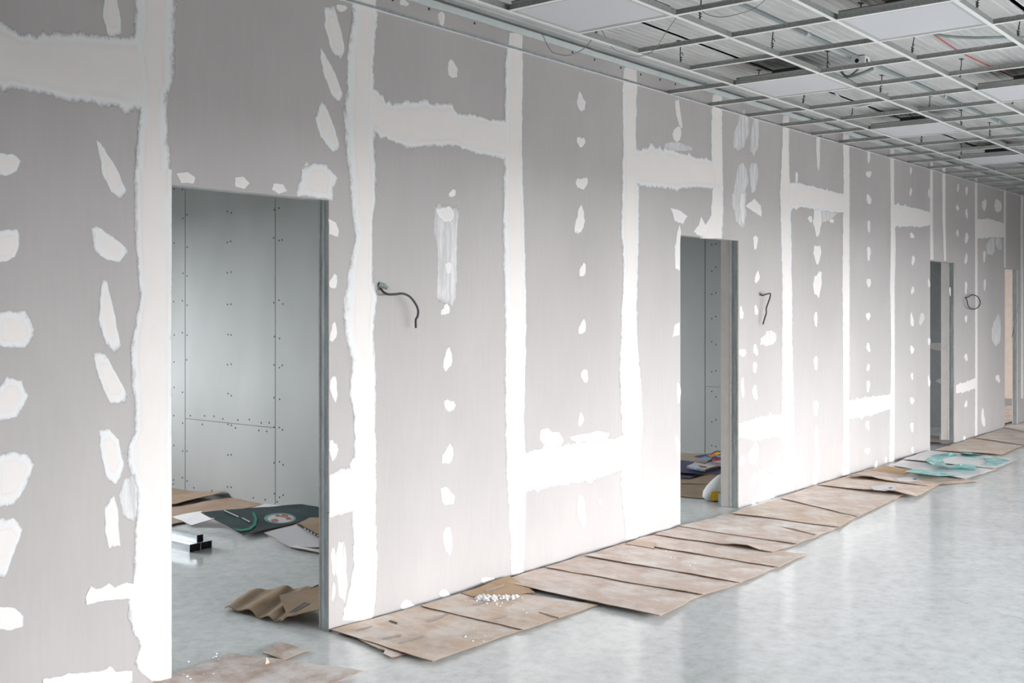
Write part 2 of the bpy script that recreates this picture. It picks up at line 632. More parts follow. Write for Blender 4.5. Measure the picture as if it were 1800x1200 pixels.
def loft(name, A, Bp, step, y_top, core=(0.22, 0.78), jag=0.006, along='z', mat='joint_compound', cap0=False, cap1=False, hard_b=False):
    """strip between two measured edge lines A, Bp (lists of (x, z) on the wall); edges feather out and are ragged"""
    ln = sum(math.dist(A[i], A[i + 1]) for i in range(len(A) - 1))
    n = max(4, int(ln / step))

    def at(P, t):
        d = [0]
        for i in range(len(P) - 1):
            d.append(d[-1] + math.dist(P[i], P[i + 1]))
        s = t * d[-1]
        for i in range(len(P) - 1):
            if s <= d[i + 1] + 1e-9:
                u = (s - d[i]) / max(1e-9, d[i + 1] - d[i])
                return (P[i][0] + (P[i + 1][0] - P[i][0]) * u, P[i][1] + (P[i + 1][1] - P[i][1]) * u)
        return P[-1]
    fr = [0.0, min(0.14, core[0] * 0.6), core[0], 0.5, core[1], max(0.86, 1 - (1 - core[1]) * 0.6), 1.0]
    cv = [0.0, 0.45, 0.8, 1.0, 0.8, 0.45, 0.0]
    if hard_b:
        cv[-2], cv[-1] = 0.6, 0.45
    v, f, co = [], [], []
    sd = rnd.random() * 50
    for i in range(n + 1):
        t = i / n
        a, b = at(A, t), at(Bp, t)
        w = math.dist(a, b)
        ex = 0.05
        j1 = noise.noise((sd, t * ln * 14, 0)) * jag + noise.noise((sd, t * ln * 45, 3)) * jag * 0.6
        j2 = noise.noise((sd, t * ln * 14, 9)) * jag + noise.noise((sd, t * ln * 45, 6)) * jag * 0.6
        if along == 'x':
            if rnd.random() < 0.10:
                j1 += rnd.uniform(0.01, 0.035)
            if rnd.random() < 0.10:
                j2 -= rnd.uniform(0.01, 0.03)
        for q, cc in zip(fr, cv):
            k = q * (1 + 2 * ex) - ex
            if hard_b:
                k = q * (1 + ex) - ex
            x = a[0] + (b[0] - a[0]) * k
            z = a[1] + (b[1] - a[1]) * k
            jj = j1 * max(0, 1 - q * 3) + (0 if hard_b else j2 * max(0, q * 3 - 2))
            if along == 'z':
                x += jj
            else:
                z += jj
            if (cap0 and i == 0) or (cap1 and i == n):
                cc = 0.0
            v.append((x, -(0.0004 + (y_top - 0.0004) * min(1, cc * 1.2)), z))
            co.append(cc)
    m_ = len(fr)
    for i in range(n):
        for k in range(m_ - 1):
            f.append((i * m_ + k, i * m_ + k + 1, (i + 1) * m_ + k + 1, (i + 1) * m_ + k))
    return mk(name, v, f, mat, wall, coat=co, smooth=True)


def strip(rows, hard_b=False, core=(0.22, 0.78)):
    rows = sorted(rows)
    A = [on_wall(xl, y) for (y, xl, xr) in rows]
    Bq = [on_wall(xr, y) for (y, xl, xr) in rows]
    loft('compound_strip', A, Bq, 0.03, 0.0026, core=core, hard_b=hard_b)


def band(top, bot):
    A = [on_wall(*p) for p in top]
    Bq = [on_wall(*p) for p in bot]
    loft('compound_band', A, Bq, 0.025, 0.0020, core=(0.16, 0.84), jag=0.010, along='x')


strip([(-40, 236, 311), (60, 235, 310), (75, 226, 309), (150, 240, 306), (160, 240, 294), (200, 242, 296), (300, 235, 300)], core=(0.3, 0.7))
strip([(298, 235, 301.5), (380, 236, 301.5), (470, 240, 301.5), (520, 245, 301), (570, 236, 301), (620, 229, 301), (680, 233, 301), (760, 237, 301),
       (790, 222, 301), (820, 225, 301), (850, 239, 301), (900, 240, 301), (990, 234, 301), (1040, 232, 301), (1060, 222, 301),
       (1110, 232, 301), (1130, 247, 301), (1170, 236, 301), (1196, 262, 300.5)], hard_b=True, core=(0.2, 0.9))
strip([(-30, 618, 662), (40, 618, 665), (60, 612, 662), (110, 608, 658), (150, 610, 658), (200, 603, 660), (260, 606, 660), (300, 611, 661),
       (350, 615, 661), (390, 620, 655), (420, 624, 655), (460, 614, 656), (500, 608, 655), (520, 604, 664), (560, 603, 660), (590, 606, 657),
       (640, 618, 661), (680, 612, 662), (730, 620, 661), (800, 622, 661), (815, 612, 662), (900, 618, 662), (1000, 620, 664), (1070, 604, 660),
       (1090, 600, 655)], core=(0.35, 0.8))
strip([(58, 894, 918), (110, 886, 919), (160, 887, 919), (260, 885, 918), (400, 883, 922), (480, 884, 924), (560, 887, 925), (660, 887, 924),
       (740, 887, 921), (830, 889, 925), (900, 893, 924), (960, 897, 922), (1010, 897, 920)], core=(0.3, 0.85))
strip([(118, 1096, 1120), (160, 1092, 1121), (250, 1094, 1119), (340, 1092, 1124), (400, 1090, 1125), (460, 1095, 1123), (540, 1092, 1120),
       (600, 1090, 1122), (660, 1087, 1127), (740, 1092, 1132), (790, 1094, 1128), (850, 1090, 1128), (920, 1097, 1126), (948, 1098, 1122)])
strip([(166, 1252, 1270), (230, 1249, 1270), (300, 1250, 1271), (330, 1252, 1272), (380, 1248, 1272), (400, 1240, 1272), (419, 1230, 1271)])
strip([(203, 1375, 1388), (260, 1374, 1387), (340, 1370, 1390), (420, 1372, 1392), (500, 1374, 1393), (600, 1374, 1393), (680, 1374, 1396),
       (760, 1370, 1397), (862, 1378, 1396)])
strip([(228, 1481, 1493), (330, 1482, 1494), (400, 1481, 1494), (500, 1480, 1494), (640, 1481, 1494), (740, 1482, 1493), (836, 1480, 1494)])
strip([(260, 1564, 1572), (350, 1565, 1572), (430, 1565, 1575), (500, 1564, 1573), (600, 1566, 1573), (740, 1564, 1573), (812, 1563, 1572)])
strip([(285, 1634.5, 1640), (380, 1634, 1640), (456, 1635, 1641)])
strip([(291, 1655.5, 1662), (380, 1656, 1662), (458, 1659, 1663)])
strip([(312, 1713, 1718), (500, 1713.5, 1718.5), (650, 1713.5, 1718.5), (766, 1713.5, 1718)])
strip([(332, 1764.5, 1768), (400, 1764, 1768), (470, 1764.5, 1768)])
strip([(342, 1794, 1799), (400, 1793, 1799), (500, 1794, 1799), (700, 1794, 1799)])

band([(-40, 38), (20, 50), (35, 62), (100, 58), (150, 58), (185, 62), (250, 66)], [(-40, 143), (40, 158), (75, 165), (120, 178), (180, 185), (220, 188), (255, 198)])
band([(652, 150), (663, 158), (680, 182), (705, 182), (712, 175), (750, 182), (795, 182), (800, 200), (835, 200), (860, 208), (894, 212)],
     [(652, 232), (668, 238), (690, 250), (720, 263), (740, 260), (760, 258), (790, 257), (805, 258), (840, 272), (870, 276), (898, 282)])
band([(915, 795), (935, 792), (985, 782), (1040, 776), (1070, 772), (1100, 762)], [(915, 868), (935, 863), (985, 853), (1040, 845), (1070, 835), (1100, 824)])
band([(1112, 262), (1150, 258), (1190, 265), (1220, 275), (1258, 282)], [(1112, 325), (1150, 330), (1190, 335), (1220, 330), (1258, 332)])
band([(1298, 744), (1330, 735), (1355, 728), (1382, 728)], [(1298, 768), (1330, 775), (1355, 770), (1382, 765)])
band([(1382, 318), (1410, 322), (1450, 332), (1488, 342)], [(1382, 370), (1410, 365), (1450, 372), (1488, 375)])
band([(1489, 703), (1530, 697), (1569, 692)], [(1489, 737), (1530, 730), (1569, 718)])
band([(1569, 357), (1600, 363), (1620, 367), (1638, 376)], [(1569, 400), (1600, 398), (1620, 400), (1638, 395)])
band([(1717, 384), (1740, 384), (1766, 392)], [(1717, 420), (1740, 418), (1766, 418)])
band([(1680, 676), (1700, 670), (1716, 662)], [(1680, 692), (1700, 688), (1716, 682)])
band([(579, 832), (600, 822), (626, 818)], [(579, 908), (600, 905), (626, 900)])
band([(150, 1050), (165, 1036), (220, 1025), (242, 1026)], [(152, 1062), (170, 1060), (220, 1050), (242, 1058)])
band([(75, 1192), (150, 1180), (232, 1178)], [(75, 1225), (150, 1215), (232, 1200)])


def blob(pts, mat='joint_compound', yt=0.0012):
    """a trowelled patch with the measured outline"""
    P = [Vector((*on_wall(*p), 0)) for p in pts]
    yt = rnd.uniform(0.0004, 0.0007) if mat == 'thin_compound' else rnd.uniform(0.0010, 0.0017)
    c = sum(P, Vector((0, 0, 0))) / len(P)
    out = []
    n = len(P)
    per = sum((P[(i + 1) % n] - P[i]).length for i in range(n))
    tot = max(16, min(48, int(per / 0.02)))
    sd = rnd.random() * 90
    for i in range(n):
        a, b = P[i], P[(i + 1) % n]
        k = max(1, int(round(tot * (b - a).length / per)))
        for j in range(k):
            out.append(a + (b - a) * (j / k))
    v, co, f = [], [], []
    rings = ((1.10, 0.0), (0.92, 0.45), (0.62, 0.8), (0.3, 1.0))
    for (sc, cc) in rings:
        for i, q in enumerate(out):
            jj = 1 + 0.10 * noise.noise((q.x * 30, q.y * 30, sd)) * (1 if sc > 0.8 else 0.4)
            r = c + (q - c) * sc * jj
            v.append((r.x, -(0.0003 + yt * min(1.0, cc * 1.4)), r.y))
            co.append(cc)
    m_ = len(out)
    for k in range(len(rings) - 1):
        for i in range(m_):
            f.append((k * m_ + i, k * m_ + (i + 1) % m_, (k + 1) * m_ + (i + 1) % m_, (k + 1) * m_ + i))
    v.append((c.x, -(0.0003 + yt), c.y))
    co.append(1.0)
    k = (len(rings) - 1) * m_
    for i in range(m_):
        f.append((k + i, k + (i + 1) % m_, len(v) - 1))
    # faces look out into the hall
    f = [tuple(reversed(q)) for q in f]
    return mk('compound_patch', v, f, mat, wall, coat=co, smooth=True)


def dab(cx, cy, w, h, mat='joint_compound'):
    pts = []
    ph = rnd.random() * 6
    for i in range(10):
        t = 2 * math.pi * i / 10
        k = 0.5 * (1 + 0.22 * math.sin(2 * t + ph) + 0.14 * math.sin(3 * t + ph * 2) + rnd.uniform(-0.1, 0.1))
        pts.append((cx + math.cos(t) * w * k, cy + math.sin(t) * h * k))
    blob(pts, mat)


for pl in (
    [(-12, 268), (20, 270), (38, 282), (30, 300), (12, 310), (-12, 306)],
    [(-12, 405), (32, 402), (35, 430), (26, 452), (8, 460), (-12, 460)],
    [(-12, 550), (45, 546), (56, 568), (60, 590), (45, 608), (15, 612), (-12, 605)],
    [(-12, 695), (12, 664), (38, 668), (50, 695), (30, 735), (-12, 740)],
    [(-12, 800), (20, 794), (48, 798), (60, 815), (48, 850), (25, 885), (-12, 892)],
    [(-12, 915), (22, 910), (40, 930), (28, 965), (10, 1012), (-12, 1020)],
    [(-12, 1068), (22, 1066), (42, 1082), (38, 1100), (20, 1108), (-12, 1104)],
    [(185, -20), (202, -20), (212, 30), (214, 60), (190, 66), (180, 30)],
    [(169, 246), (182, 258), (205, 295), (222, 335), (210, 348), (196, 338), (180, 305)],
    [(160, 400), (172, 398), (200, 416), (222, 435), (224, 443), (210, 461), (190, 458), (168, 444)],
    [(180, 490), (188, 495), (200, 545), (213, 610), (202, 622), (186, 606), (172, 560)],
    [(164, 620), (185, 622), (206, 660), (225, 695), (220, 706), (194, 709), (180, 680), (168, 645)],
    [(175, 756), (192, 752), (208, 772), (218, 820), (204, 850), (186, 836), (178, 800)],
    [(184, 892), (200, 868), (207, 890), (211, 958), (192, 966), (184, 935)],
    [(310, 305), (330, 302), (344, 312), (340, 322), (318, 322)],
    [(412, 312), (428, 310), (438, 322), (430, 332), (414, 328)],
    [(480, 322), (498, 324), (505, 336), (490, 341), (478, 333)],
    [(522, 344), (530, 296), (552, 288), (574, 288), (592, 312), (582, 351), (550, 348)],
    [(570, 10), (588, 12), (599, 50), (607, 92), (600, 106), (584, 92), (570, 45)],
    [(562, 82), (572, 95), (590, 130), (602, 165), (597, 179), (583, 168), (566, 122)],
    [(566, 178), (576, 192), (590, 230), (598, 262), (586, 269), (564, 242), (553, 206)],
    [(1186, 176), (1193, 174), (1198, 210), (1200, 226), (1194, 222), (1188, 200)],
    [(1178, 365), (1192, 368), (1209, 380), (1200, 394), (1186, 388)],
    [(1195, 392), (1197, 408), (1194, 440), (1186, 440), (1190, 410)],
    [(1186, 432), (1195, 430), (1195, 476), (1187, 472)],
    [(1186, 570), (1195, 566), (1194, 588), (1182, 592)],
    [(1218, 408), (1228, 395), (1232, 380), (1240, 395), (1250, 380), (1256, 398), (1252, 418), (1230, 416)],
    [(1310, 362), (1326, 348), (1338, 362), (1340, 382), (1324, 372)],
    [(578, 385), (590, 390), (596, 405), (594, 416), (578, 412)],
):
    blob(pl)
for dd in ((586, 495, 12, 30), (586, 585, 13, 32), (587, 682, 15, 40), (586, 790, 13, 42), (586, 985, 9, 42), (586, 1040, 7, 30),
           (795, 122, 16, 36), (795, 340, 12, 14), (783, 545, 15, 20), (789, 470, 14, 18), (787, 632, 17, 40), (790, 712, 18, 24), (787, 800, 19, 35),
           (786, 872, 22, 37), (787, 948, 19, 41), (857, 1020, 22, 15), (782, 1044, 20, 17), (718, 1064, 28, 20), (710, 5, 16, 13), (776, 33, 15, 24),
           (600, 14, 16, 16), (1021, 180, 13, 37), (1021, 250, 12, 23), (1023, 322, 19, 26), (1019, 388, 17, 48), (1024, 475, 11, 29), (1024, 575, 13, 29),
           (1028, 660, 15, 21), (1021, 737, 10, 23), (1022, 897, 18, 48), (1055, 882, 7, 9), (1190, 236, 13, 34), (1193, 690, 6, 44), (1191, 782, 7, 40),
           (1188, 855, 9, 22), (1305, 365, 9, 52), (1328, 425, 10, 22), (1331, 487, 9, 20), (1329, 545, 6, 20), (1328, 615, 9, 19), (1327, 645, 9, 17),
           (1327, 690, 10, 25), (1305, 620, 11, 18), (1305, 680, 7, 32), (1325, 798, 17, 42), (1325, 842, 11, 24), (1325, 880, 9, 15), (1304, 810, 10, 18), (1303, 550, 6, 26),
           (1438, 265, 8, 60), (1437, 390, 13, 62), (1437, 446, 11, 42), (1437, 500, 13, 54), (1434, 560, 7, 24), (1434, 637, 9, 21), (1434, 716, 11, 24),
           (1435, 770, 8, 44), (1435, 822, 12, 64), (1400, 312, 6, 18), (1424, 385, 10, 10), (1462, 388, 10, 6),
           (1527, 272, 7, 22), (1527, 306, 8, 15), (1527, 350, 8, 20), (1527, 397, 7, 20), (1527, 445, 8, 22), (1527, 497, 7, 19), (1526, 555, 7, 17),
           (1526, 610, 7, 15), (1526, 646, 6, 13), (1526, 678, 7, 18), (1525, 747, 8, 15), (1525, 792, 8, 13),
           (1601, 300, 5, 12), (1601, 337, 5, 13), (1603, 414, 7, 11), (1605, 457, 7, 16), (1604, 510, 6, 13), (1603, 563, 6, 26), (1603, 614, 6, 17),
           (1603, 661, 5, 11), (1603, 704, 6, 15), (1603, 750, 7, 15), (1604, 790, 5, 11),
           (1633, 340, 4, 16), (1633, 498, 4, 18), (1633, 600, 4, 18), (1633, 670, 4, 22), (1699, 335, 4, 20), (1699, 375, 5, 16), (1699, 418, 7, 18), (1683, 365, 5, 12), (1683, 410, 5, 12),
           (1684, 330, 4, 14), (1698, 455, 5, 20), (1698, 505, 5, 20), (1698, 560, 4, 16), (1698, 628, 7, 12), (1698, 710, 5, 14),
           (1730, 360, 7, 24), (1754, 362, 11, 28), (1730, 450, 6, 20), (1731, 500, 5, 18), (1728, 735, 7, 34), (1754, 665, 9, 12),
           (1695, 772, 5, 12), (1540, 816, 5, 12), (1557, 808, 5, 10), (1660, 795, 3, 6), (1670, 512, 3, 14)):
    dab(*dd)
for dd in ((1303, 232, 26, 66), (1327, 236, 14, 76), (1303, 320, 26, 58), (1325, 310, 18, 44), (1352, 595, 30, 26), (968, 772, 36, 44), (1040, 768, 60, 20),
           (545, 315, 30, 60), (1620, 560, 10, 20), (1752, 580, 16, 60), (1742, 430, 14, 40), (1755, 425, 10, 30), (1190, 258, 50, 16), (1300, 360, 30, 60),
           (600, 1000, 26, 90), (1345, 870, 26, 120), (230, 870, 30, 100), (1450, 375, 50, 26)):
    dab(*dd, mat='thin_compound')
blob([(764, 362), (782, 360), (806, 372), (804, 420), (802, 520), (794, 532), (768, 528), (770, 440), (764, 410)], 'thin_compound')
blob([(766, 366), (790, 362), (800, 374), (795, 390), (780, 392), (768, 378)])

# screw heads along the head of the wall and the wall angle
mb = MB()
for (px, py) in ((957, 68), (1006, 92), (1045, 105), (1091, 119), (1126, 131), (1160, 140), (754, 16), (834, 41), (690, 0), (1217, 149), (1240, 145), (1187, 148)):
    x, z = on_wall(px, py)
    mb.box(x - 0.006, x + 0.006, -0.003, 0.0, z - 0.006, z + 0.006)
tag(mb.build('screw_heads', 'screw_steel', wall), kind='stuff')

# ------------------------------------------------------------------ rooms behind the wall
P1, P2, P3, P4 = 5.74, 10.72, 14.95, 18.85


def partition(name, label, s, thick, mat, joints, hz):
    """a cross wall whose boards face the viewer (towards smaller X)"""
    e = empty(name, (s, REAR_Y / 2, 0))
    tag(e, label, kind='structure')
    loc = Vector(e.location)
    g = 0.004
    for (a, b) in zip(joints[:-1], joints[1:]):
        cut = hz.get(round(a, 3))
        zs = [0.0] + ([cut] if cut else []) + [DECK - 0.01]
        for z0, z1 in zip(zs[:-1], zs[1:]):
            mb = MB().box(s, s + B, a + g, b - g, z0 + (g / 2 if z0 > 0 else 0.0), z1 - g / 2)
            o = mb.build('gypsum_board', mat, e)
            o.location = -loc
    o = MB().box(s + B, s + thick, joints[0], joints[-1], 0, DECK - 0.01).build('stud_core', 'joint_shadow', e)
    o.location = -loc
    o = MB().box(s + thick, s + thick + B, joints[0], joints[-1], 0, DECK - 0.01).build('gypsum_board', mat, e)
    o.location = -loc
    return e


p1 = partition('wall_first_partition', 'unfilled grey plasterboard partition with dark open joints seen through the nearest door', P1, 0.07,
               'room_board_paper', [WT + 0.003, 0.50, 1.71, 2.925, 4.125, 5.33, REAR_Y], {2.925: 0.62, 0.5: 0.62})
mb = MB()


def scr(y, z, s=P1):
    mb.box(s - 0.0012, s, y - 0.0065, y + 0.0065, z - 0.0065, z + 0.0065)


z = 0.10
while z < 3.1:
    for y in (3.49, 3.535):
        scr(y + random.uniform(-.006, .006), z + random.uniform(-.012, .012))
    for y in (2.875, 2.835, 2.94, 4.10, 4.16, 4.29, 2.30, 2.34):
        if random.random() < 0.85:
            scr(y + random.uniform(-.006, .006), z + random.uniform(-.03, .03))
    z += 0.252
for y in (4.05, 3.85, 3.72, 3.60, 3.40, 3.25, 3.10, 3.0):
    scr(y, 0.655 + random.uniform(-.01, .01))
    if random.random() < 0.5:
        scr(y + 0.03, 0.585)
for y in (4.3, 4.0, 3.75, 3.2, 3.05, 2.9, 2.6):
    scr(y, 0.035)
o = mb.build('screw_heads', 'screw_steel', p1)
o.location = -Vector(p1.location)
tag(o, kind='stuff')

p2 = partition('wall_second_partition', 'grey plasterboard partition with one dark joint seen through the second door', P2, 0.07,
               'room_board_paper', [WT + 0.003, 0.62, 1.83, 3.04, 4.25, REAR_Y], {0.62: 0.72})
mb = MB()
ysj = on_cross(1254, 600, P2)[0]
z = 0.1
while z < 3.1:
    for y in (ysj - 0.03, ysj + 0.02, ysj - 0.11, ysj - 0.15, ysj - 0.25):
        scr(y, z + random.uniform(-.03, .03), P2)
    z += 0.27
o = mb.build('screw_heads', 'screw_steel', p2)
o.location = -Vector(p2.location)
tag(o, kind='stuff')
p3 = partition('wall_third_partition', 'dark grey partition with white compound smears seen through the third door', P3, 0.07,
               'dark_partition', [WT + 0.003, 1.2, 2.42, 3.64, REAR_Y], {})
for (a, b, c_, d_) in ((0.25, 0.95, 1.0, 1.12), (0.2, 0.8, 0.55, 0.66), (0.35, 0.6, 0.2, 0.25)):
    pts = []
    for i in range(12):
        t = 2 * math.pi * i / 12
        pts.append((P3 - 0.002, (a + b) / 2 + (b - a) / 2 * math.cos(t) * random.uniform(.8, 1.1), (c_ + d_) / 2 + (d_ - c_) / 2 * math.sin(t) * random.uniform(.7, 1.2)))
    pts2 = [(P3 - 0.0002, q[1], q[2]) for q in pts]
    o = mk('compound_smear', pts + pts2, [tuple(reversed(range(12)))] + [(i, (i + 1) % 12, 12 + (i + 1) % 12, 12 + i) for i in range(12)], 'jamb_board', p3)
    o.location = -Vector(p3.location)
w4 = empty('wall_beige_partition', (P4, REAR_Y / 2, 0))
tag(w4, 'beige painted wall seen through the farthest door', kind='structure')
o = MB().box(P4, P4 + 0.1, WT + 0.003, REAR_Y, 0, DECK - 0.01).build('painted_face', 'beige_paint', w4)
o.location = -Vector(w4.location)
tag(MB().box(P4 - 0.015, P4, WT + 0.005, REAR_Y, 0, 0.12).build('baseboard_far_room', 'grey_skirting'), 'grey baseboard along the beige wall', kind='structure')
p0 = partition('wall_near_partition', 'grey plasterboard partition left of the nearest room', 0.55, 0.07, 'room_board_paper',
               [WT + 0.003, 1.2, 2.42, 3.64, REAR_Y], {})

# ------------------------------------------------------------------ suspended grid
GS0, GA, GB0, GB = 6.2516, 0.61104, 0.51906, 0.61272
grid = empty('ceiling_grid', (9, -2.5, HC))
tag(grid, 'open white suspended ceiling grid without tiles, hung below the ribbed deck', 'ceiling grid')
goff = -Vector(grid.location)
GX0, GX1 = GS0 - 9 * GA, GS0 + 19 * GA
NM = 8


def tee_mesh(name, length, web):
    mb = MB()
    mb.box(0, length, -0.012, 0.012, 0.0, 0.0018, 0)
    mb.box(0, length, -0.0012, 0.0012, 0.0018, web - 0.008, 1)
    mb.box(0, length, -0.003, 0.003, web - 0.008, web, 1)
    me = bpy.data.meshes.new(name)
    me.from_pydata(mb.v, [], mb.f)
    me.materials.append(MATS['white_tee'])
    me.materials.append(MATS['tee_web'])
    for p, s in zip(me.polygons, mb.s):
        p.material_index = s
    return me


def put(name, me, loc, rz, parent):
    o = bpy.data.objects.new(name, me)
    COL.objects.link(o)
    o.parent = parent
    o.location = Vector(loc) + goff
    o.rotation_euler = (0, 0, rz)
    return o


main_me = tee_mesh('main_tee', GX1 - GX0, 0.038)
cross_me = tee_mesh('cross_tee', GB - 0.0245, 0.030)
edge_me = tee_mesh('cross_tee_short', GB0 - 0.016, 0.030)
for j in range(NM):
    put('main_tee', main_me, (GX0, -(GB0 + j * GB), HC), 0, grid)
for i in range(-9, 20):
    x = GS0 + i * GA
    if i >= 0:          # the first bays beside the wall have no edge tees yet
        put('cross_tee', edge_me, (x, -GB0 + 0.0125, HC), math.pi / 2, grid) if i >= 1 else None
    for j in range(NM - 1):
        if i < -4 and j > 3:
            continue
        put('cross_tee', cross_me, (x, -(GB0 + (j + 1) * GB) + 0.01225, HC), math.pi / 2, grid)
mb = MB()
mb.box(X0, X1, -0.022, -0.0035, HC, HC + 0.0015, 0)
mb.box(X0, X1, -0.0035, -0.0025, HC, HC + 0.022, 1)
ang = mb.build('wall_angle', ['white_tee', 'galvanised_steel'], grid)
ang.location = goff


def line_x(px, j):
    """where a main tee passes a measured column"""
    y = -(GB0 + j * GB)
    t = (px - CX) / F
    d = y + D
    return d * (CS + t * SN) / (SN - t * CS)


def hanger(x, y, lean=0.0):
    mb = MB()
    z0, z1 = HC + 0.03, DECK + 0.004
    mb.tube([(x, y, z0), (x + lean * 0.3, y + 0.003, z0 + 0.05), (x + lean * 0.7, y - 0.003, z0 + 0.10), (x + lean, y, z1)], 0.0035, 6)
    mb.tube([(x + 0.007 * math.cos(k), y + 0.007 * math.sin(k), z0 + 0.012 + k * 0.0022) for k in [q * 0.7 for q in range(22)]], 0.0028, 5)
    mb.tube([(x, y, z0 + 0.06), (x + 0.02, y + 0.004, z0 + 0.075), (x + 0.03, y, z0 + 0.055)], 0.0025, 5)
    mb.box(x + lean - 0.02, x + lean + 0.02, y - 0.012, y + 0.012, DECK - 0.003, DECK + 0.001)
    o = mb.build('hanger_wire', 'dark_wire', grid)
    o.location = goff


for (px, j) in ((1048, 0), (1197, 0), (1330, 0), (1412, 0), (1497, 0), (1620, 0), (1690, 0), (1231, 1), (1358, 1), (1455, 1), (1548, 1), (1633, 1), (1690, 1), (1740, 1),
                (1512, 2), (1604, 2), (1688, 2), (1780, 2), (1718, 3), (1790, 3)):
    hanger(line_x(px, j), -(GB0 + j * GB), rnd.uniform(-0.03, 0.05))

# ------------------------------------------------------------------ recessed light panels lying in the grid


def light_panel(i, j, label):
    x0, y1 = GS0 + i * GA + 0.0135, -(GB0 + j * GB) - 0.0135
    w, d = GA - 0.027, GB - 0.027
    e = empty('light_panel', (x0 + w / 2, y1 - d / 2, HC + 0.0022))
    z = 0.0
    mb = MB()
    a, b = w / 2, d / 2
    t = 0.018
    for (p, q, r, s) in ((-a, a, -b, -b + t), (-a, a, b - t, b), (-a, -a + t, -b + t, b - t), (a - t, a, -b + t, b - t)):
        mb.box(p, q, r, s, z, z + 0.045)
    mb.build('housing', 'lamp_housing', e)
    MB().box(-a, a, -b, b, 0.0452, 0.049).build('back_plate', 'housing_top', e)
    MB().box(-a + t, a - t, -b + t, b - t, 0.002, 0.008).build('diffuser', 'diffuser', e)
    MB().box(-0.17, 0.17, -0.09, 0.09, 0.0492, 0.095).build('shade_box', 'housing_top', e)  # added dark box, imitates the black shadow above the panel
    tag(e, label, 'light panel', 'unlit square light panels in the ceiling grid')


light_panel(-3, 0, 'unlit white light panel cut by the top edge, nearest above the wall')
light_panel(1, 0, 'unlit white light panel beside the junction box, second along the wall row')
light_panel(5, 0, 'unlit white light panel third along the row nearest the wall')
light_panel(9, 0, 'unlit white light panel farthest along the row nearest the wall')
light_panel(-1, 2, 'unlit white light panel by the dark green cable, away from the wall')
light_panel(3, 2, 'unlit white light panel under the far end of the red wire, at the right edge')
light_panel(7, 2, 'unlit white light panel small and far in the second row from the wall')

# ------------------------------------------------------------------ services above the grid
yc = -1.243
mb = MB()
segs = [(4.4, 6.42), (6.44, 7.20), (7.36, 9.0), (9.02, 12.0), (12.02, 16.0)]
for a, b in segs:
    mb.tube([(a, yc, DECK - 0.014), (b, yc, DECK - 0.014)], 0.010, 8)
mb2s = []
for x in (6.43, 9.01, 12.01, 5.2, 8.2, 10.5):
    mb2s.append(MB())
    mb2s[-1].tube([(x - 0.025, yc, DECK - 0.014), (x + 0.025, yc, DECK - 0.014)], 0.0135, 8)
cd = empty('conduit', (7, yc, DECK - 0.014))
for q, nm, mt in [(mb, 'pipe', 'grey_conduit')] + [(k, 'coupling', 'pale_conduit') for k in mb2s]:
    o = q.build(nm, mt, cd, smooth=True)
    o.location = -Vector(cd.location)
tag(cd, 'thin straight grey conduit under the deck running parallel to the wall', 'conduit')

jb = empty('junction_box', (7.28, yc, DECK - 0.035))
MB().box(-0.045, 0.045, -0.045, 0.045, -0.03, 0.03).build('box_body', 'white_plastic', jb)
o = MB().tube([(-0.012, -0.0455, 0.0), (-0.012, -0.047, 0.0)], 0.014, 16).build('knockout_hole', 'shade_and_print_black', jb)
o2 = MB().tube([(-0.0455, 0.01, 0.0), (-0.047, 0.01, 0.0)], 0.014, 16).build('knockout_hole', 'shade_and_print_black', jb)
MB().box(0.02, 0.10, -0.03, 0.03, -0.026, 0.012).build('cover', 'white_plastic', jb)
tag(jb, 'small white junction box with a round black hole on the conduit', 'junction box')


def cable(name, label, cat, pts, r, mat, n=8, loc=None):
    b = Vector(pts[len(pts) // 2])
    mb = MB().tube([p - b for p in spline(pts, n)], r, 8)
    o = mb.build(name, mat, smooth=True)
    o.location = b
    return tag(o, label, cat)


def lv(px, py, z):
    x, y = on_level(px, py, z)
    return (x, y, z)


cable('red_wire', 'long thin red wire running above the ceiling grid at upper right', 'wire',
      [lv(1545, -5, DECK - 0.012), lv(1643, 62, DECK - 0.02), lv(1693, 94, DECK - 0.015), lv(1750, 121, DECK - 0.012), lv(1797, 142, DECK - 0.015), lv(1850, 168, DECK - 0.012)], 0.004, 'red_wire')
cable('flexible_cable', 'dark green cable lying across a cell beside the red wire', 'cable',
      [lv(1640, 58, 3.22), lv(1660, 63, 3.20), lv(1700, 66, 3.19), lv(1740, 66, 3.19), lv(1775, 65, 3.2), lv(1810, 66, 3.22)], 0.009, 'grey_conduit')
cable('flexible_conduit', 'grey flexible conduit hanging in a loop below the second light panel', 'conduit',
      [lv(1462, 145, 3.23), lv(1468, 161, 3.17), lv(1480, 177, 3.13), lv(1496, 187, 3.10), lv(1520, 186, 3.105), lv(1537, 180, 3.135), lv(1552, 171, 3.18), lv(1560, 165, 3.23)], 0.010, 'pale_conduit')
cable('flexible_conduit', 'short bent grey conduit with an open end beside the junction box', 'conduit',
      [lv(1478, 124, 3.22), lv(1484, 132, 3.19), lv(1492, 134, 3.18), lv(1502, 128, 3.2), lv(1508, 122, 3.23)], 0.009, 'grey_conduit')
cable('flexible_conduit', 'thicker grey conduit sweeping from its black open end under the junction box', 'conduit',
      [lv(1484, 136, 3.17), lv(1500, 133, 3.175), lv(1518, 128, 3.19), lv(1534, 121, 3.225)], 0.012, 'grey_conduit')
cable('flexible_conduit', 'pale conduit elbow inside the dark bay above the third light panel', 'conduit',
      [lv(1600, 200, 3.235), lv(1606, 208, 3.21), lv(1612, 209, 3.2), lv(1624, 205, 3.22), lv(1630, 202, 3.235)], 0.009, 'pale_conduit')
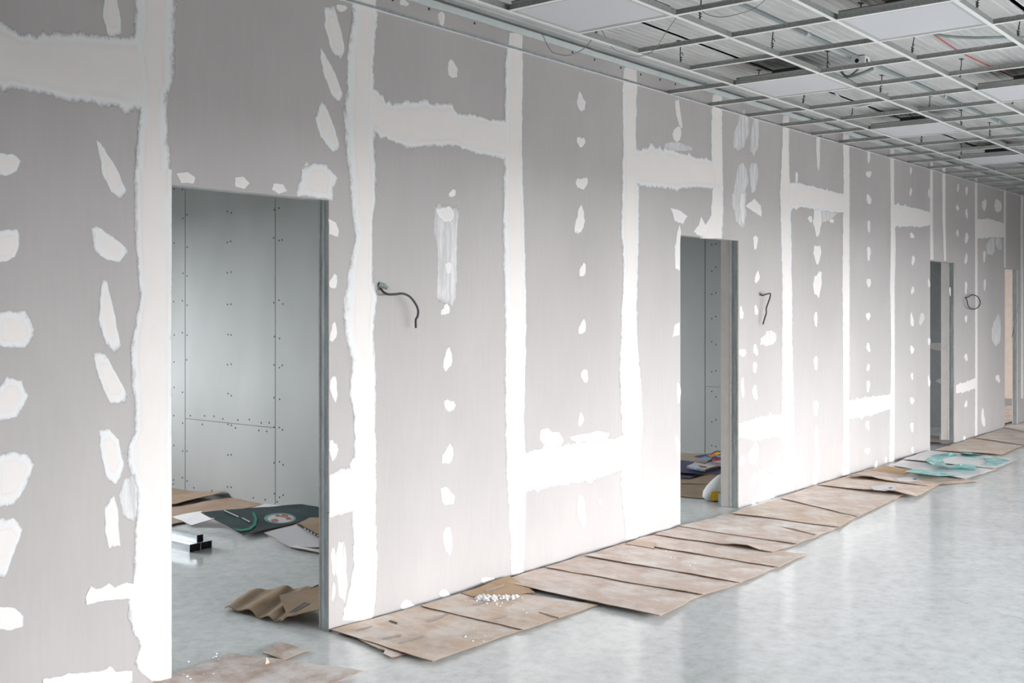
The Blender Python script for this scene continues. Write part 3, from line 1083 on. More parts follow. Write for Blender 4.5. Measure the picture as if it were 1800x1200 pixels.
cable('loose_string', 'thin brown string sagging from the grid below the wall head', 'string',
      [lv(1050, 56, DECK), lv(1030, 82, 3.10), lv(1015, 92, 3.06), lv(1000, 97, 3.04), lv(985, 96, 3.045), lv(968, 89, 3.07), lv(953, 60, 3.20)], 0.0022, 'string')
cable('loose_string', 'thin string hanging straight across two cells from a grid corner', 'string',
      [lv(1188, 32, 3.09), lv(1170, 58, 3.085), lv(1155, 82, 3.082), lv(1140, 94, 3.07), lv(1120, 99, 3.05), lv(1095, 94, 3.06), lv(1075, 82, 3.085), lv(1056, 50, DECK)], 0.0022, 'string')
cable('loose_string', 'thin grey string looping below the deck at the top of the picture', 'string',
      [lv(1222, 12, DECK), lv(1245, 26, 3.18), lv(1270, 30, 3.16), lv(1300, 24, 3.17), lv(1325, 15, 3.19), lv(1350, -4, 3.24)], 0.0022, 'string')

# ------------------------------------------------------------------ cables coming out of the wall


def wall_cable(label, pts, out, r=0.006):
    P = []
    for (px, py), d in zip(pts, out):
        x, z = on_wall(px, py, -d)
        P.append(Vector((x, -d, z)))
    b = Vector((P[0].x, 0, P[0].z))
    e = empty('wall_cable', b)
    mb = MB().tube([p - b for p in spline(P, 8)], r, 8)
    mb.build('cable', 'dark_wire', e, smooth=True)
    MB().tube([(0, 0.001, 0), (0, -0.004, 0)], 0.017, 16).build('hole_rim', 'grey_conduit', e)
    tag(e, label, 'cable')
    return e


c1 = wall_cable('dark cable drooping in a long curve from the wall by the nearest wide joint strip',
                [(667, 503), (673, 512), (682, 517), (695, 517), (708, 516), (720, 521), (730, 533), (735, 545), (734, 556), (731, 562), (731, 576)],
                [-0.002, 0.03, 0.05, 0.06, 0.07, 0.075, 0.075, 0.07, 0.06, 0.055, 0.05])
c1.children[0].data.materials[0] = MATS['dark_wire']
MB().tube([(-0.004, -0.002, 0.006), (0.012, -0.02, 0.002), (0.022, -0.036, -0.012)], [0.016, 0.014, 0.009], 10).build('conduit_stub', 'grey_conduit', c1)
wall_cable('dark cable bent like a figure seven on the wall right of the second door',
           [(1335, 516), (1340, 519), (1347, 517), (1354, 516), (1353, 524), (1350, 533), (1347, 542), (1347, 550), (1344, 560), (1341, 570)],
           [-0.002, 0.03, 0.05, 0.06, 0.06, 0.055, 0.05, 0.045, 0.04, 0.035], 0.006)
wall_cable('dark cable coiled in a ring on the wall right of the third door',
           [(1696, 523), (1702, 522), (1709, 518), (1718, 521), (1723, 530), (1721, 538), (1713, 543), (1705, 541), (1701, 535), (1700, 528), (1697, 523)],
           [-0.002, 0.03, 0.05, 0.06, 0.06, 0.055, 0.05, 0.045, 0.045, 0.05, 0.03], 0.006)
b0 = Vector((15.985, -0.01, 1.6))
pp = []
for (px, py) in ((1790, 535), (1787, 549), (1784, 560), (1783, 575), (1781, 583), (1779, 592)):
    x, z = on_wall(px, py, -0.02)
    pp.append(Vector((x, -0.02, z)))
e = empty('hanging_cable', pp[0])
MB().tube([p - pp[0] for p in spline(pp[:4], 6)], 0.006, 8).build('sheath', 'grey_conduit', e, smooth=True)
MB().tube([p - pp[0] for p in spline([pp[3], (pp[3] + pp[4]) / 2], 3)], 0.005, 6).build('red_core', 'red_wire', e)
MB().tube([p - pp[0] for p in spline([(pp[3] + pp[4]) / 2, pp[4], pp[5]], 4)], 0.004, 6).build('black_core', 'dark_wire', e)
tag(e, 'cut cable with a red core hanging at the farthest door opening', 'cable')

# ------------------------------------------------------------------ cardboard laid on the floor


def sheet(name, label, cat, quad, z=0.002, mat='dusty_cardboard', color=(0.52, 0.40, 0.31), lift=(0.008, 0, 0, 0.008), wave=0.004, rag=0.006,
          nu=14, nv=10, thick=0.004, ripple=0.0, rag_sides=(1, 1, 1, 1), group=None, curl=None, world_pts=None):
    """flattened carton: quad corners measured on the floor, order wall-left, wall-right, outer-right, outer-left"""
    if world_pts:
        Q = [Vector((*p, 0)) for p in world_pts]
    else:
        Q = [Vector((*on_level(px, py, z + l), 0)) for (px, py), l in zip(quad, lift)]
    base = (Q[0] + Q[1] + Q[2] + Q[3]) / 4
    base.z = 0
    sd = rnd.random() * 100
    v, f, sl = [], [], []
    tops = []
    for iv in range(nv + 1):
        for iu in range(nu + 1):
            u, w = iu / nu, iv / nv
            p = (Q[0] * (1 - u) + Q[1] * u) * (1 - w) + (Q[3] * (1 - u) + Q[2] * u) * w
            L = (lift[0] * (1 - u) + lift[1] * u) * (1 - w) + (lift[3] * (1 - u) + lift[2] * u) * w
            edge = min(u, 1 - u, w, 1 - w)
            if edge < 1e-6:
                k = 1.0
                if u < 1e-6:
                    k = rag_sides[3]
                elif u > 1 - 1e-6:
                    k = rag_sides[1]
                elif w < 1e-6:
                    k = rag_sides[0]
                else:
                    k = rag_sides[2]
                p = p + Vector((noise.noise((p.x * 9, p.y * 9, sd)), noise.noise((p.x * 9, p.y * 9, sd + 7)), 0)) * rag * 2 * k
            hz = abs(noise.noise((p.x * 3.2, p.y * 3.2, sd))) * wave * 2 + ripple * max(0.0, 0.45 + 0.55 * math.sin(u * 24 + 2.2 * math.sin(u * 5 + sd) + 1.5 * w + sd) + 0.4 * noise.noise((u * 6, w * 2, sd))) * (0.5 + 0.5 * noise.noise((u * 3, w, sd + 4)))
            if curl:
                hz += curl(u, w)
            tops.append(Vector((p.x - base.x, p.y - base.y, z + L + hz + thick)))
    n = len(tops)
    v = tops + [t - Vector((0, 0, thick)) for t in tops]
    W = nu + 1
    for iv in range(nv):
        for iu in range(nu):
            a = iv * W + iu
            f.append((a, a + W, a + W + 1, a + 1)); sl.append(0)
            f.append((n + a, n + a + 1, n + a + W + 1, n + a + W)); sl.append(1)
    rim = [iu for iu in range(nu)] + [iv * W + nu for iv in range(nv)] + [nv * W + nu - k for k in range(nu)] + [(nv - k) * W for k in range(nv)]
    k0 = len(v)
    v += [v[a] for a in rim] + [v[n + a] for a in rim]
    nr = len(rim)
    for i in range(nr):
        j = (i + 1) % nr
        f.append((k0 + i, k0 + j, k0 + nr + j, k0 + nr + i)); sl.append(2)
    # make the top face upward whatever the corner order
    A, Bv, Cv = tops[0], tops[W], tops[1]
    if (Bv - A).cross(Cv - A).z < 0:
        f = [tuple(reversed(q)) for q in f]
    o = mk(name, v, f, [mat, mat if 'card' in mat else 'white_card', 'cardboard_edge'], None, slots=sl, smooth=False, color=color)
    for p in o.data.polygons:
        p.use_smooth = p.material_index < 2
    o.location = base
    if label:
        tag(o, label, cat, group)
    return o, Q, base


def mark(parent, base, quad, z, mat, name='printed_mark'):
    """print lying on a sheet: the measured outline is laid onto the sheet's own surface"""
    me = parent.data
    bvh = BVHTree.FromPolygons([v.co.copy() for v in me.vertices], [tuple(p.vertices) for p in me.polygons])
    org = Vector((0, -D, H)) - base
    pts = []
    n0 = len(quad)
    per = max(2, 16 // n0)
    for i in range(n0):
        a, b = quad[i], quad[(i + 1) % n0]
        for k in range(per):
            pts.append((a[0] + (b[0] - a[0]) * k / per, a[1] + (b[1] - a[1]) * k / per))
    c = (sum(p[0] for p in pts) / len(pts), sum(p[1] for p in pts) / len(pts))

    def fall(p):
        d = Vector(ray(*p)).normalized()
        hit = bvh.ray_cast(org, d)[0]
        if hit is None:
            return org + d * ((z - org.z) / d.z)
        return hit
    up = Vector((0, 0, z))
    n = len(pts)
    up = Vector((0, 0, 0.0015 + 0.0006 * MARKS.get(parent.name, 0)))
    MARKS[parent.name] = MARKS.get(parent.name, 0) + 1
    v = [fall(p) + up for p in pts] + [fall(((p[0] + c[0]) / 2, (p[1] + c[1]) / 2)) + up for p in pts] + [fall(c) + up]
    f = []
    for i in range(n):
        j = (i + 1) % n
        f += [(i, j, n + j, n + i), (n + i, n + j, 2 * n)]
    if (v[n // 4] - v[0]).cross(v[n // 2] - v[0]).z < 0:
        f = [tuple(reversed(q)) for q in f]
    return mk(name, v, f, mat, parent)


MARKS = {}
G1 = 'flattened cardboard laid along the wall'
TAN = (0.68, 0.53, 0.42)
PINK = (0.66, 0.53, 0.46)
GOLD = (0.52, 0.36, 0.22)

sheet('cardboard_sheet', 'torn bottom cardboard flap sticking out under the sheets just right of the nearest door', 'cardboard',
      [(600, 1112), (690, 1085), (718, 1150), (692, 1157)], 0.001, 'dusty_cardboard', PINK, rag=0.014, rag_sides=(0, 0, 1, 2), group=G1)
s2, q2, b2 = sheet('cardboard_sheet', 'dusty cardboard sheet touching the steel jamb of the nearest door', 'cardboard',
                   [(581, 1108), (742, 1066), (920, 1107), (760, 1164)], 0.004, 'dusty_cardboard', TAN, rag=0.004, nu=18, nv=12, group=G1)
for qd in ([(748, 1092), (786, 1078), (790, 1081), (752, 1094)], [(700, 1130), (745, 1117), (747, 1119), (702, 1132)], [(672, 1122), (705, 1115), (706, 1118), (673, 1125)], [(625, 1107), (654, 1100), (655, 1102), (626, 1109)]):
    mark(s2, b2, qd, 0.0155, 'pale_ink')
o = mark(s2, b2, [(683, 1092), (686, 1091), (699, 1095), (697, 1098)], 0.0155, 'joint_shadow', 'slot')
s3, q3, b3 = sheet('cardboard_sheet', 'dusty cardboard sheet with a folded crease under the spilt white plaster', 'cardboard',
                   [(740, 1066), (845, 1034), (1049, 1064), (920, 1108)], 0.004, 'dusty_cardboard', TAN, rag=0.004, group=G1)
for qd in ([(866, 1087), (890, 1081), (892, 1084), (868, 1090)], [(830, 1062), (872, 1052), (873, 1055), (832, 1065)]):
    mark(s3, b3, qd, 0.0215, 'pale_ink')
mark(s3, b3, [(946, 1076), (948, 1075.5), (983, 1086), (981, 1088)], 0.0215, 'cardboard_edge', 'crease')
s4, q4, b4 = sheet('cardboard_scrap', 'small cleaner golden cardboard piece against the wall below the second joint strip', 'cardboard',
                   [(812, 1044), (896, 1013), (940, 1042), (842, 1051)], 0.012, 'clean_cardboard', GOLD, rag=0.012, lift=(0, 0.01, 0, 0), group=G1)
mark(s4, b4, [(852, 1037), (885, 1027), (887, 1030), (856, 1040)], 0.0285, 'pale_ink')
s5, q5, b5 = sheet('cardboard_sheet', 'wide dusty cardboard sheet whose raised left edge casts a dark line, sticking out farthest', 'cardboard',
                   [(880, 1022), (957, 998), (1237, 1046), (1159, 1083)], 0.004, 'dusty_cardboard', PINK, lift=(0.016, 0, 0, 0.018), rag=0.005, nu=14, nv=16, group=G1)
sheet('cardboard_sheet', 'dusty cardboard sheet second after the wide one that sticks out farthest', 'cardboard',
      [(957, 998), (1030, 976), (1304, 1025), (1236, 1046)], 0.004, 'dusty_cardboard', PINK, lift=(0.009, 0, 0, 0.010), rag=0.004, group=G1)
sheet('cardboard_sheet', 'dusty cardboard sheet with white powder in front of the joint strip before the second door', 'cardboard',
      [(1029, 977), (1100, 955), (1368, 996), (1302, 1025)], 0.004, 'floury_cardboard', PINK, lift=(0.016, 0, 0, 0.008), rag=0.004, group=G1)
sheet('cardboard_flap', 'narrow brown folded cardboard flap beside the wall left of the second door', 'cardboard',
      [(1098, 956), (1112, 950), (1153, 955), (1152, 965)], 0.014, 'clean_cardboard', TAN, lift=(0, 0.012, 0.012, 0), nu=6, nv=6, group=G1)
sheet('cardboard_sheet', 'dusty cardboard sheet with a small folded flap, left of the second door', 'cardboard',
      [(1103, 954), (1150, 940), (1417, 975), (1367, 997)], 0.004, 'dusty_cardboard', PINK, rag=0.005, lift=(0.010, 0, 0, 0.010), group=G1)
sheet('cardboard_sheet', 'dusty cardboard sheet with a dark gap under its raised near edge at the second door', 'cardboard',
      [(1150, 940), (1196, 926), (1402, 956), (1357, 971)], 0.004, 'dusty_cardboard', PINK, rag=0.006, lift=(0.010, 0, 0, 0.012), curl=lambda u, w: 0.022 * math.exp(-((w - 0.75) / 0.12) ** 2) * (1 - u) ** 2, group=G1)
s10, q10, b10 = sheet('cardboard_sheet', 'floury white-dusted cardboard sheet lying across the second door threshold', 'cardboard',
                      [(1196, 926), (1286, 901), (1474, 927), (1401, 957)], 0.004, 'floury_cardboard', PINK, rag=0.005, group=G1)
mark(s10, b10, [(1370, 925), (1395, 929), (1434, 939), (1432, 940.5), (1392, 931)], 0.050, 'cardboard_edge', 'crease')
sheet('cardboard_sheet', 'dusty cardboard sheet just right of the second door jamb', 'cardboard',
      [(1286, 902), (1374, 876), (1508, 907), (1474, 927)], 0.004, 'dusty_cardboard', TAN, lift=(0.012, 0, 0, 0.009), rag=0.006, group=G1)
sheet('cardboard_sheet', 'dusty cardboard sheet under the joint strip right of the second door', 'cardboard',
      [(1373, 876), (1437, 851), (1592, 869), (1507, 908)], 0.004, 'dusty_cardboard', PINK, lift=(0.010, 0, 0, 0.008), rag=0.005, group=G1)
s12, q12, b12 = sheet('cardboard_sheet', 'cardboard sheet with a pale round sticker and a black gap under its near edge', 'cardboard',
                      [(1437, 852), (1492, 837), (1645, 855), (1610, 874)], 0.004, 'dusty_cardboard', TAN, lift=(0.012, 0, 0, 0.014), rag=0.008, group=G1,
                      curl=lambda u, w: 0.03 * math.exp(-((w - 0.75) / 0.2) ** 2) * (1 - u) ** 3)
mark(s12, b12, [(1530, 855), (1545, 853), (1572, 855), (1576, 859), (1555, 863), (1535, 861)], 0.0625, 'white_card', 'sticker')
mark(s12, b12, [(1561, 857), (1568, 856.4), (1570, 858), (1563, 859)], 0.0632, 'blue_ink')
s13, q13, b13 = sheet('cardboard_sheet', 'reddish torn cardboard sheet with a ragged outer end before the teal printed sheets', 'cardboard',
                      [(1488, 838), (1532, 824), (1722, 846), (1632, 854)], 0.004, 'dusty_cardboard', (0.56, 0.40, 0.32), lift=(0.018, 0, 0, 0.010), rag=0.020, rag_sides=(0.3, 0.5, 1.5, 0.6), group=G1,
                      curl=lambda u, w: 0.025 * math.exp(-((w - 0.25) / 0.25) ** 2) * (1 - u) ** 3)
mark(s13, b13, [(1575, 841), (1592, 838), (1615, 840), (1616, 844), (1598, 847), (1580, 845)], 0.067, 'white_card', 'sticker')
mark(s13, b13, [(1604, 841.5), (1611, 841), (1613, 843), (1606, 843.5)], 0.0677, 'blue_ink')
sheet('cardboard_scrap', 'small brown curled cardboard scrap by the wall before the teal printed sheets', 'cardboard',
      [(1529, 829), (1552, 819), (1606, 826), (1590, 834)], 0.012, 'clean_cardboard', GOLD, lift=(0, 0.02, 0.01, 0), nu=8, nv=6, group=G1)
G2 = 'white cartons printed in teal'
t1, qt, bt = sheet('printed_carton', 'white carton sheet with teal edging, nearer of the two before the third door', 'carton',
                   [(1567, 818), (1594, 806), (1752, 825), (1697, 842)], 0.010, 'white_card', lift=(0.008, 0, 0.0, 0.012), rag=0.003, group=G2)
mark(t1, bt, [(1590, 829), (1605, 824), (1650, 829), (1690, 836), (1650, 836.5)], 0.0755, 'teal_print', 'teal_print')
mark(t1, bt, [(1655, 822), (1680, 819), (1722, 822), (1712, 827), (1668, 825)], 0.0755, 'teal_print', 'teal_print')
t2, qt, bt = sheet('printed_carton', 'white carton sheet with large teal blocks in front of the third door', 'carton',
                   [(1587, 807), (1632, 792), (1790, 807), (1750, 824)], 0.010, 'white_card', lift=(0.022, 0, 0, 0.010), rag=0.003, group=G2,
                   curl=None)
for qd in ([(1625, 809), (1640, 800), (1672, 795), (1684, 800), (1655, 806), (1665, 818), (1640, 817)],
           [(1688, 796), (1700, 795), (1728, 800), (1715, 804), (1690, 801)],
           [(1730, 806), (1750, 803), (1775, 810), (1752, 818), (1722, 817), (1735, 811)],
           [(1662, 820), (1690, 815), (1718, 818), (1712, 823.5), (1680, 822)]):
    mark(t2, bt, qd, 0.0835, 'teal_print', 'teal_print')
sheet('cardboard_sheet', 'dusty brown cardboard sheet just right of the third door', 'cardboard',
      [(1642, 791), (1712, 770), (1805, 781), (1760, 799)], 0.004, 'dusty_cardboard', TAN, rag=0.006, group=G1)
sheet('cardboard_sheet', 'dusty brown cardboard sheet between the third and the farthest door', 'cardboard',
      [(1712, 770), (1766, 752), (1840, 766), (1805, 783)], 0.004, 'dusty_cardboard', PINK, rag=0.006, lift=(0.012, 0, 0, 0.010), group=G1)
sheet('cardboard_sheet', 'floury cardboard sheet at the farthest door threshold', 'cardboard',
      [(1766, 752), (1802, 742), (1880, 752), (1838, 767)], 0.004, 'floury_cardboard', PINK, rag=0.006, group=G1)
# front left
G3 = 'cardboard at the nearest door'
s, q, b = sheet('cardboard_sheet', 'large dusty cardboard sheet cut by the bottom edge before the nearest door', 'cardboard',
                [(240, 1206), (414, 1150), (636, 1180), (450, 1262)], 0.003, 'floury_cardboard', (0.54, 0.41, 0.35), lift=(0, 0, 0.03, 0), rag=0.008, nu=20, nv=14, group=G3)
sheet('cardboard_scrap', 'small square cardboard offcut on the floor before the nearest door', 'cardboard',
      [(463, 1148), (493, 1129), (546, 1143), (500, 1160)], 0.006, 'dusty_cardboard', (0.46, 0.34, 0.28), lift=(0.004, 0, 0, 0), nu=6, nv=6, rag=0.003, group=G3)
mb = MB().add([(0, 0, 0), (0.03, 0.0, 0), (0.015, 0.012, 0), (0.012, 0.004, 0.035)], [(0, 2, 1), (0, 1, 3), (1, 2, 3), (2, 0, 3)])
o = mb.build('cardboard_scrap', 'clean_cardboard', color=TAN)
o.location = (*on_level(466, 1169, 0.014), 0.012)
tag(o, 'tiny upright brown cardboard shred on the sheet before the nearest door', 'cardboard')
# plaster crumbs and dust on the cardboard
mb = MB()
for k in range(110):
    px, py, z0 = rnd.choice(((870, 1052, 0.020), (890, 1060, 0.016), (915, 1066, 0.016), (1180, 974, 0.020), (1215, 985, 0.018), (820, 1102, 0.014), (840, 1122, 0.014), (340, 1188, 0.014), (450, 1190, 0.014), (480, 1185, 0.014), (360, 1160, 0.012)))
    x, y = on_level(px + rnd.gauss(0, 22), py + rnd.gauss(0, 6), z0)
    r = rnd.choice((0.0015, 0.002, 0.003, 0.005))
    mb.box(x - r, x + r, y - r, y + r * rnd.uniform(.5, 1), z0, z0 + r * 0.8)
tag(mb.build('plaster_crumbs', 'plaster_dust'), 'white plaster crumbs scattered over the cardboard', 'plaster crumbs', kind='stuff')
mb = MB()
for k in range(70):
    t = rnd.random()
    px = 838 + 70 * t + rnd.gauss(0, 3)
    py = 1050 - 2 * t + rnd.gauss(0, 2.5) * (1 - abs(t - 0.5))
    x, y = on_level(px, py, 0.022)
    r = rnd.uniform(0.008, 0.022)
    n = 7
    ring = [(x + r * math.cos(6.283 * i / n) * rnd.uniform(.7, 1.2), y + r * math.sin(6.283 * i / n) * rnd.uniform(.6, 1.1), 0.016) for i in range(n)]
    mb.add(ring + [(x, y, 0.024 + r * 0.25)], [(i, (i + 1) % n, n) for i in range(n)])
tag(mb.build('plaster_heap', 'plaster_dust'), 'low ridge of spilt white plaster along the golden cardboard piece', 'plaster', kind='stuff')

# ------------------------------------------------------------------ inside the nearest room
s, q, b = sheet('cardboard_sheet', 'rumpled wavy brown cardboard lying just inside the nearest door', 'cardboard',
                [(497, 1097), (398, 1071), (438, 1040), (560, 1034)], 0.003, 'clean_cardboard', (0.40, 0.29, 0.195), lift=(0.0, 0, 0.01, 0.06), ripple=0.034, wave=0.010, rag=0.012, nu=30, nv=14)
s, q, b = sheet('cardboard_sheet', 'brown cardboard panel tilted up against the nearest door jamb with black shade beneath', 'cardboard',
                [(503, 1086), (492, 1047), (580, 1026), (590, 1068)], 0.010, 'clean_cardboard', (0.40, 0.285, 0.19), lift=(0.015, 0.05, 0.07, 0.085), wave=0.008, rag=0.008)
for qd in ([(507, 1076), (511, 1077), (540, 1059), (535, 1058)], [(515, 1076), (517, 1077), (545, 1061), (543, 1060)]):
    mark(s, b, qd, 0.068, 'ink')
s, q, b = sheet('cardboard_sheet', 'plain brown cardboard under the curled piece at the foot of the room partition', 'cardboard',
                [(270, 900), (402, 875), (466, 887), (290, 925)], 0.002, 'clean_cardboard', (0.42, 0.30, 0.22), wave=0.006)
sheet('cardboard_sheet', 'brown cardboard with a curled-up corner against the room partition', 'cardboard',
      [(265, 872), (262, 853), (398, 873), (300, 888)], 0.008, 'clean_cardboard', (0.38, 0.27, 0.19), wave=0.006,
      curl=lambda u, w: 0.05 * max(0, w - 0.6) * u * 2)
sheet('white_card', 'white card scrap poking out behind the dark green carton', 'card',
      [(432, 896), (468, 886), (498, 890), (452, 899)], 0.03, 'white_card', nu=6, nv=6)
s, q, b = sheet('printed_carton', 'dark green printed carton lying open on the floor of the nearest room', 'carton',
                [(352, 901), (546, 886), (585, 905), (427, 941)], 0.012, 'dark_green_print', lift=(0.06, 0.03, 0.03, 0.012), wave=0.005, rag=0.003, nu=18, nv=10)
pz = 0.050
ring = [(492 + 28 * math.cos(6.283 * k / 24), 911 + 9.5 * math.sin(6.283 * k / 24)) for k in range(24)]
mark(s, b, ring, pz, 'pale_green_ink', 'printed_oval')
mark(s, b, [(493 + 23 * math.cos(6.283 * k / 20), 911.5 + 7.5 * math.sin(6.283 * k / 20)) for k in range(20)], pz + 0.0015, 'grey_card', 'printed_oval')
for (cx_, cy_, w_, h_) in ((484, 915, 8, 3), (500, 907, 9, 3), (508, 912, 6, 2.5), (488, 907, 5, 2)):
    mark(s, b, [(cx_ + w_ * math.cos(6.283 * k / 9) * rnd.uniform(.6, 1.1), cy_ + h_ * math.sin(6.283 * k / 9)) for k in range(9)], pz + 0.003, 'rust_ink', 'printed_figure')
outer_l = [(408, 933), (425, 935), (441, 932), (450, 924), (452, 912), (446, 900)]
inner_l = [(410, 930), (425, 931), (437, 929), (445, 922), (447, 913), (443, 903)]
for k in range(5):
    mark(s, b, [outer_l[k], outer_l[k + 1], inner_l[k + 1], inner_l[k]], pz, 'green_ink', 'printed_curve')
mark(s, b, [(393, 899), (395, 898), (420, 909), (418, 910.5)], pz, 'grey_card', 'printed_line')
mark(s, b, [(424, 912), (426, 911), (440, 918), (438, 919.5)], pz, 'grey_card', 'printed_line')
sheet('white_card', 'white carton flap left of the dark green carton', 'card',
      [(300, 909), (352, 900), (377, 912), (338, 924)], 0.01, 'white_card', lift=(0, 0.05, 0.05, 0.0), nu=8, nv=6)
s, q, b = sheet('printed_carton', 'pale inner side of an open carton lying right of the dark green carton', 'carton',
                [(465, 937), (521, 922), (585, 962), (512, 963)], 0.01, 'grey_card', lift=(0.03, 0.05, 0.03, 0.0), nu=10, nv=10)
sheet('white_card', 'white carton flap at the foot of the nearest door jamb inside the room', 'card',
      [(510, 962), (545, 955), (600, 962), (588, 978)], 0.006, 'white_card', lift=(0.01, 0.015, 0.01, 0.0), nu=6, nv=6)
s, q, b = sheet('cardboard_sheet', 'brown carton side with a black lettered edge inside the nearest room', 'cardboard',
                [(522, 922), (545, 911), (610, 912), (600, 958)], 0.055, 'clean_cardboard', (0.40, 0.29, 0.19), nu=8, nv=8)
mark(s, b, [(521, 922), (527, 921), (600, 962), (592, 964)], 0.068, 'shade_and_print_black', 'black_edge')
for k in range(7):
    t0 = 0.1 + k * 0.08
    px, py = 527 + t0 * 70, 926 + t0 * 40
    mark(s, b, [(px, py - 1.5), (px + 2.5, py - 2.2), (px + 4, py + 0.5), (px + 1.5, py + 1.5)], 0.0695, 'grey_card', 'letter')

# steel studs stacked on the room floor
sx, sy = 4.303, 2.02


def channel(x0, z0, w, h, length, label):
    e = empty('steel_stud', (x0 + w / 2, sy, z0))
    t = 0.0015
    mb = MB()
    a = w / 2
    mb.box(-a, a, 0, length, h - t, h)
    mb.box(-a, -a + t, 0, length, 0, h - t)
    mb.box(a - t, a, 0, length, 0, h - t)
    mb.box(-a - 0.001, -a, 0, length, h * 0.45, h * 0.55)
    mb.build('channel', 'bright_steel', e)
    m2 = MB()
    m2.box(-a + t, -a + 0.012, 0, length, 0, t).box(a - 0.012, a - t, 0, length, 0, t)
    m2.build('lip', 'bright_steel', e)
    MB().box(-a + t + 0.0005, a - t - 0.0005, 0.012, length - 0.02, t + 0.0005, h - t - 0.0005).build('shade_filler', 'shade_and_print_black', e)  # black filler painted as the darkness inside the hollow channel
    tag(e, label, 'steel stud', 'steel studs stacked in the nearest room')


channel(sx, 0.0, 0.085, 0.052, 2.4, 'bright steel stud at the bottom left of the stack in the nearest room')
channel(sx + 0.087, 0.0, 0.085, 0.052, 2.4, 'bright steel stud at the bottom right of the stack in the nearest room')
channel(sx + 0.055, 0.0535, 0.05, 0.05, 2.4, 'bright steel stud lying on top of the two in the nearest room')

# ------------------------------------------------------------------ inside the second room
sheet('cardboard_sheet', 'brown cardboard sheet inside the second door, nearest the threshold', 'cardboard',
      [(1150, 868), (1180, 842), (1300, 850), (1262, 879)], 0.004, 'clean_cardboard', (0.40, 0.30, 0.21), lift=(0, 0, 0, 0))
sheet('cardboard_sheet', 'brown cardboard sheet inside the second door with a small dark hole', 'cardboard',
      [(1195, 850), (1232, 838), (1300, 825), (1290, 852)], 0.012, 'clean_cardboard', (0.44, 0.33, 0.23), lift=(0, 0.02, 0.03, 0))
sheet('cardboard_sheet', 'pale brown cardboard at the back of the second room', 'cardboard',
      [(1150, 815), (1180, 795), (1260, 800), (1240, 816)], 0.004, 'clean_cardboard', (0.50, 0.42, 0.34))
sheet('printed_sheet', 'dark purple printed sheet on the floor of the second room', 'printed sheet',
      [(1150, 828), (1185, 808), (1300, 822), (1260, 834)], 0.02, 'purple_sheet', lift=(0.02, 0.02, 0.02, 0.02))
sheet('printed_sheet', 'dark blue sheet edge lowest in the pile of prints in the second room', 'printed sheet',
      [(1170, 838), (1195, 831), (1224, 834), (1212, 841)], 0.012, 'purple_sheet', nu=6, nv=4)
s, q, b = sheet('printed_sheet', 'white and pale blue printed booklet on the purple sheet in the second room', 'printed sheet',
                [(1207, 823), (1222, 816), (1262, 822), (1238, 829)], 0.05, 'white_card', lift=(0, 0.01, 0, 0), nu=6, nv=6, thick=0.02)
mark(s, b, [(1210, 823.5), (1215, 820), (1238, 825), (1236, 828.5)], 0.083, 'sky_sheet', 'printed_patch')
mark(s, b, [(1226, 818), (1240, 819.5), (1244, 822), (1232, 822)], 0.083, 'rust_ink', 'printed_patch')
sheet('printed_sheet', 'second white printed sheet behind the booklet in the second room', 'printed sheet',
      [(1240, 816), (1248, 812), (1290, 818), (1285, 823)], 0.05, 'white_card', nu=5, nv=5)
s, q, b = sheet('printed_bag', 'multicoloured printed plastic sheet crumpled highest in the second room', 'plastic sheet',
                [(1222, 805), (1262, 794), (1300, 796), (1290, 814)], 0.03, 'purple_sheet', lift=(0.02, 0.06, 0.09, 0.02), wave=0.02, rag=0.015)
for mt, qd in (('sky_sheet', [(1230, 805), (1240, 802), (1252, 805), (1246, 808), (1232, 807)]), ('orange_sheet', [(1242, 800), (1256, 797), (1264, 800), (1250, 804)]),
               ('red_sheet', [(1248, 807), (1262, 805), (1272, 808), (1256, 811)]), ('yellow_label', [(1254, 797), (1262, 794), (1270, 797), (1260, 800)]),
               ('sky_sheet', [(1256, 802), (1266, 800), (1274, 803), (1264, 805)])):
    mark(s, b, qd, 0.115, mt, 'printed_patch')
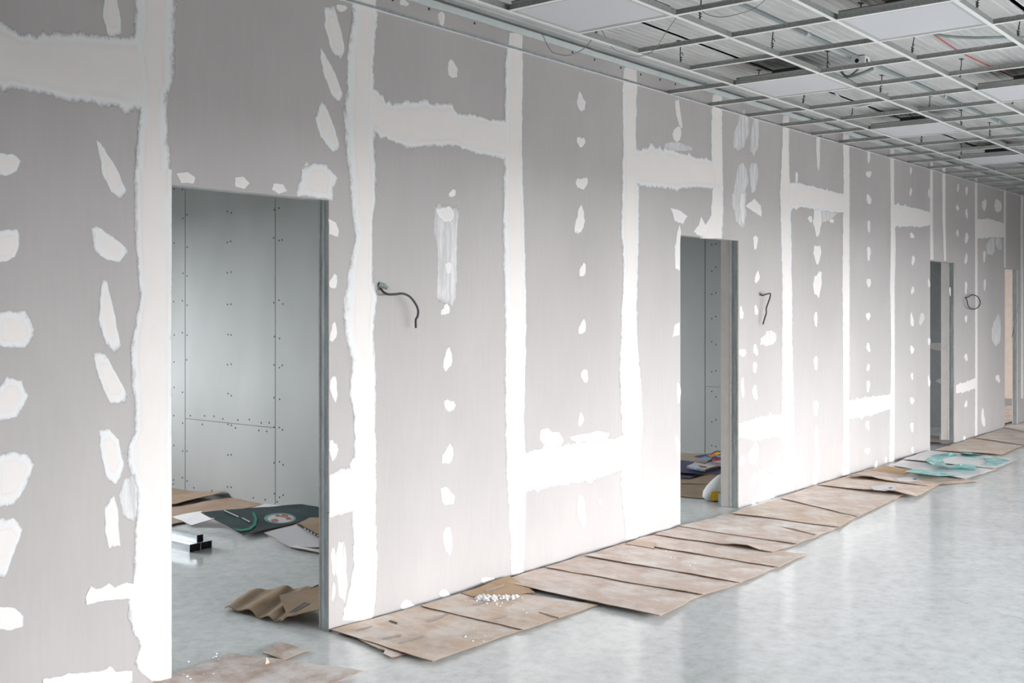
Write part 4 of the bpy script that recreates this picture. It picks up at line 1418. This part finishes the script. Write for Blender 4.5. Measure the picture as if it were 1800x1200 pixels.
# white plaster bag slumped behind the jamb of the second door
bx, by = on_level(1262, 880, 0.0)
bx += 0.03
bg = empty('plaster_bag', (bx, by + 0.03, 0))
v, f = [], []
prof = [(0.0, 0.0), (0.10, 0.004), (0.135, 0.03), (0.14, 0.07), (0.12, 0.115), (0.085, 0.16), (0.045, 0.195), (0.012, 0.205)]
NS = 24
for (r, z) in prof[1:]:
    for k in range(NS):
        t = 2 * math.pi * k / NS
        rr = r * (1 + 0.06 * math.sin(3 * t + z * 20)) + 0.004 * noise.noise((math.cos(t) * 3, math.sin(t) * 3, z * 30))
        v.append((rr * math.cos(t) * 1.0 + z * 0.35, rr * math.sin(t) * 0.8 - z * 0.1, z))
for i in range(len(prof) - 2):
    for k in range(NS):
        f.append((i * NS + k, i * NS + (k + 1) % NS, (i + 1) * NS + (k + 1) % NS, (i + 1) * NS + k))
f.append(tuple(reversed(range(NS))))
f.append(tuple((len(prof) - 2) * NS + k for k in range(NS)))
mk('sack', v, f, 'bag_white', bg, smooth=True)
v, f = [], []
for i, z in enumerate((0.012, 0.05, 0.085)):
    r = (0.122, 0.141, 0.137)[i] + 0.004
    for k in range(9):
        t = math.pi * (1.02 + 0.42 * k / 8)
        rr = r * (1 + 0.06 * math.sin(3 * t + z * 20))
        v.append((rr * math.cos(t) + z * 0.35, rr * math.sin(t) * 0.8 - z * 0.1, z))
for i in range(2):
    for k in range(8):
        f.append((i * 9 + k, i * 9 + k + 1, (i + 1) * 9 + k + 1, (i + 1) * 9 + k))
mk('label_patch', v, f, 'yellow_label', bg, smooth=True)
tag(bg, 'slumped white plastic sack with a yellow label behind the second door jamb', 'sack')

# ------------------------------------------------------------------ inside the third and the farthest room
sheet('cardboard_sheet', 'dark board lying just inside the third door', 'cardboard',
      [(1600, 776), (1622, 765), (1690, 768), (1668, 778)], 0.02, 'clean_cardboard', (0.30, 0.27, 0.25), lift=(0.01, 0, 0, 0.01), nu=8, nv=6)
sheet('cardboard_sheet', 'large pinkish cardboard covering the floor of the farthest room', 'cardboard',
      None, 0.004, 'dusty_cardboard', (0.52, 0.38, 0.31), world_pts=[(15.6, 0.12), (15.5, 1.6), (18.7, 1.7), (18.7, 0.12)], wave=0.006)
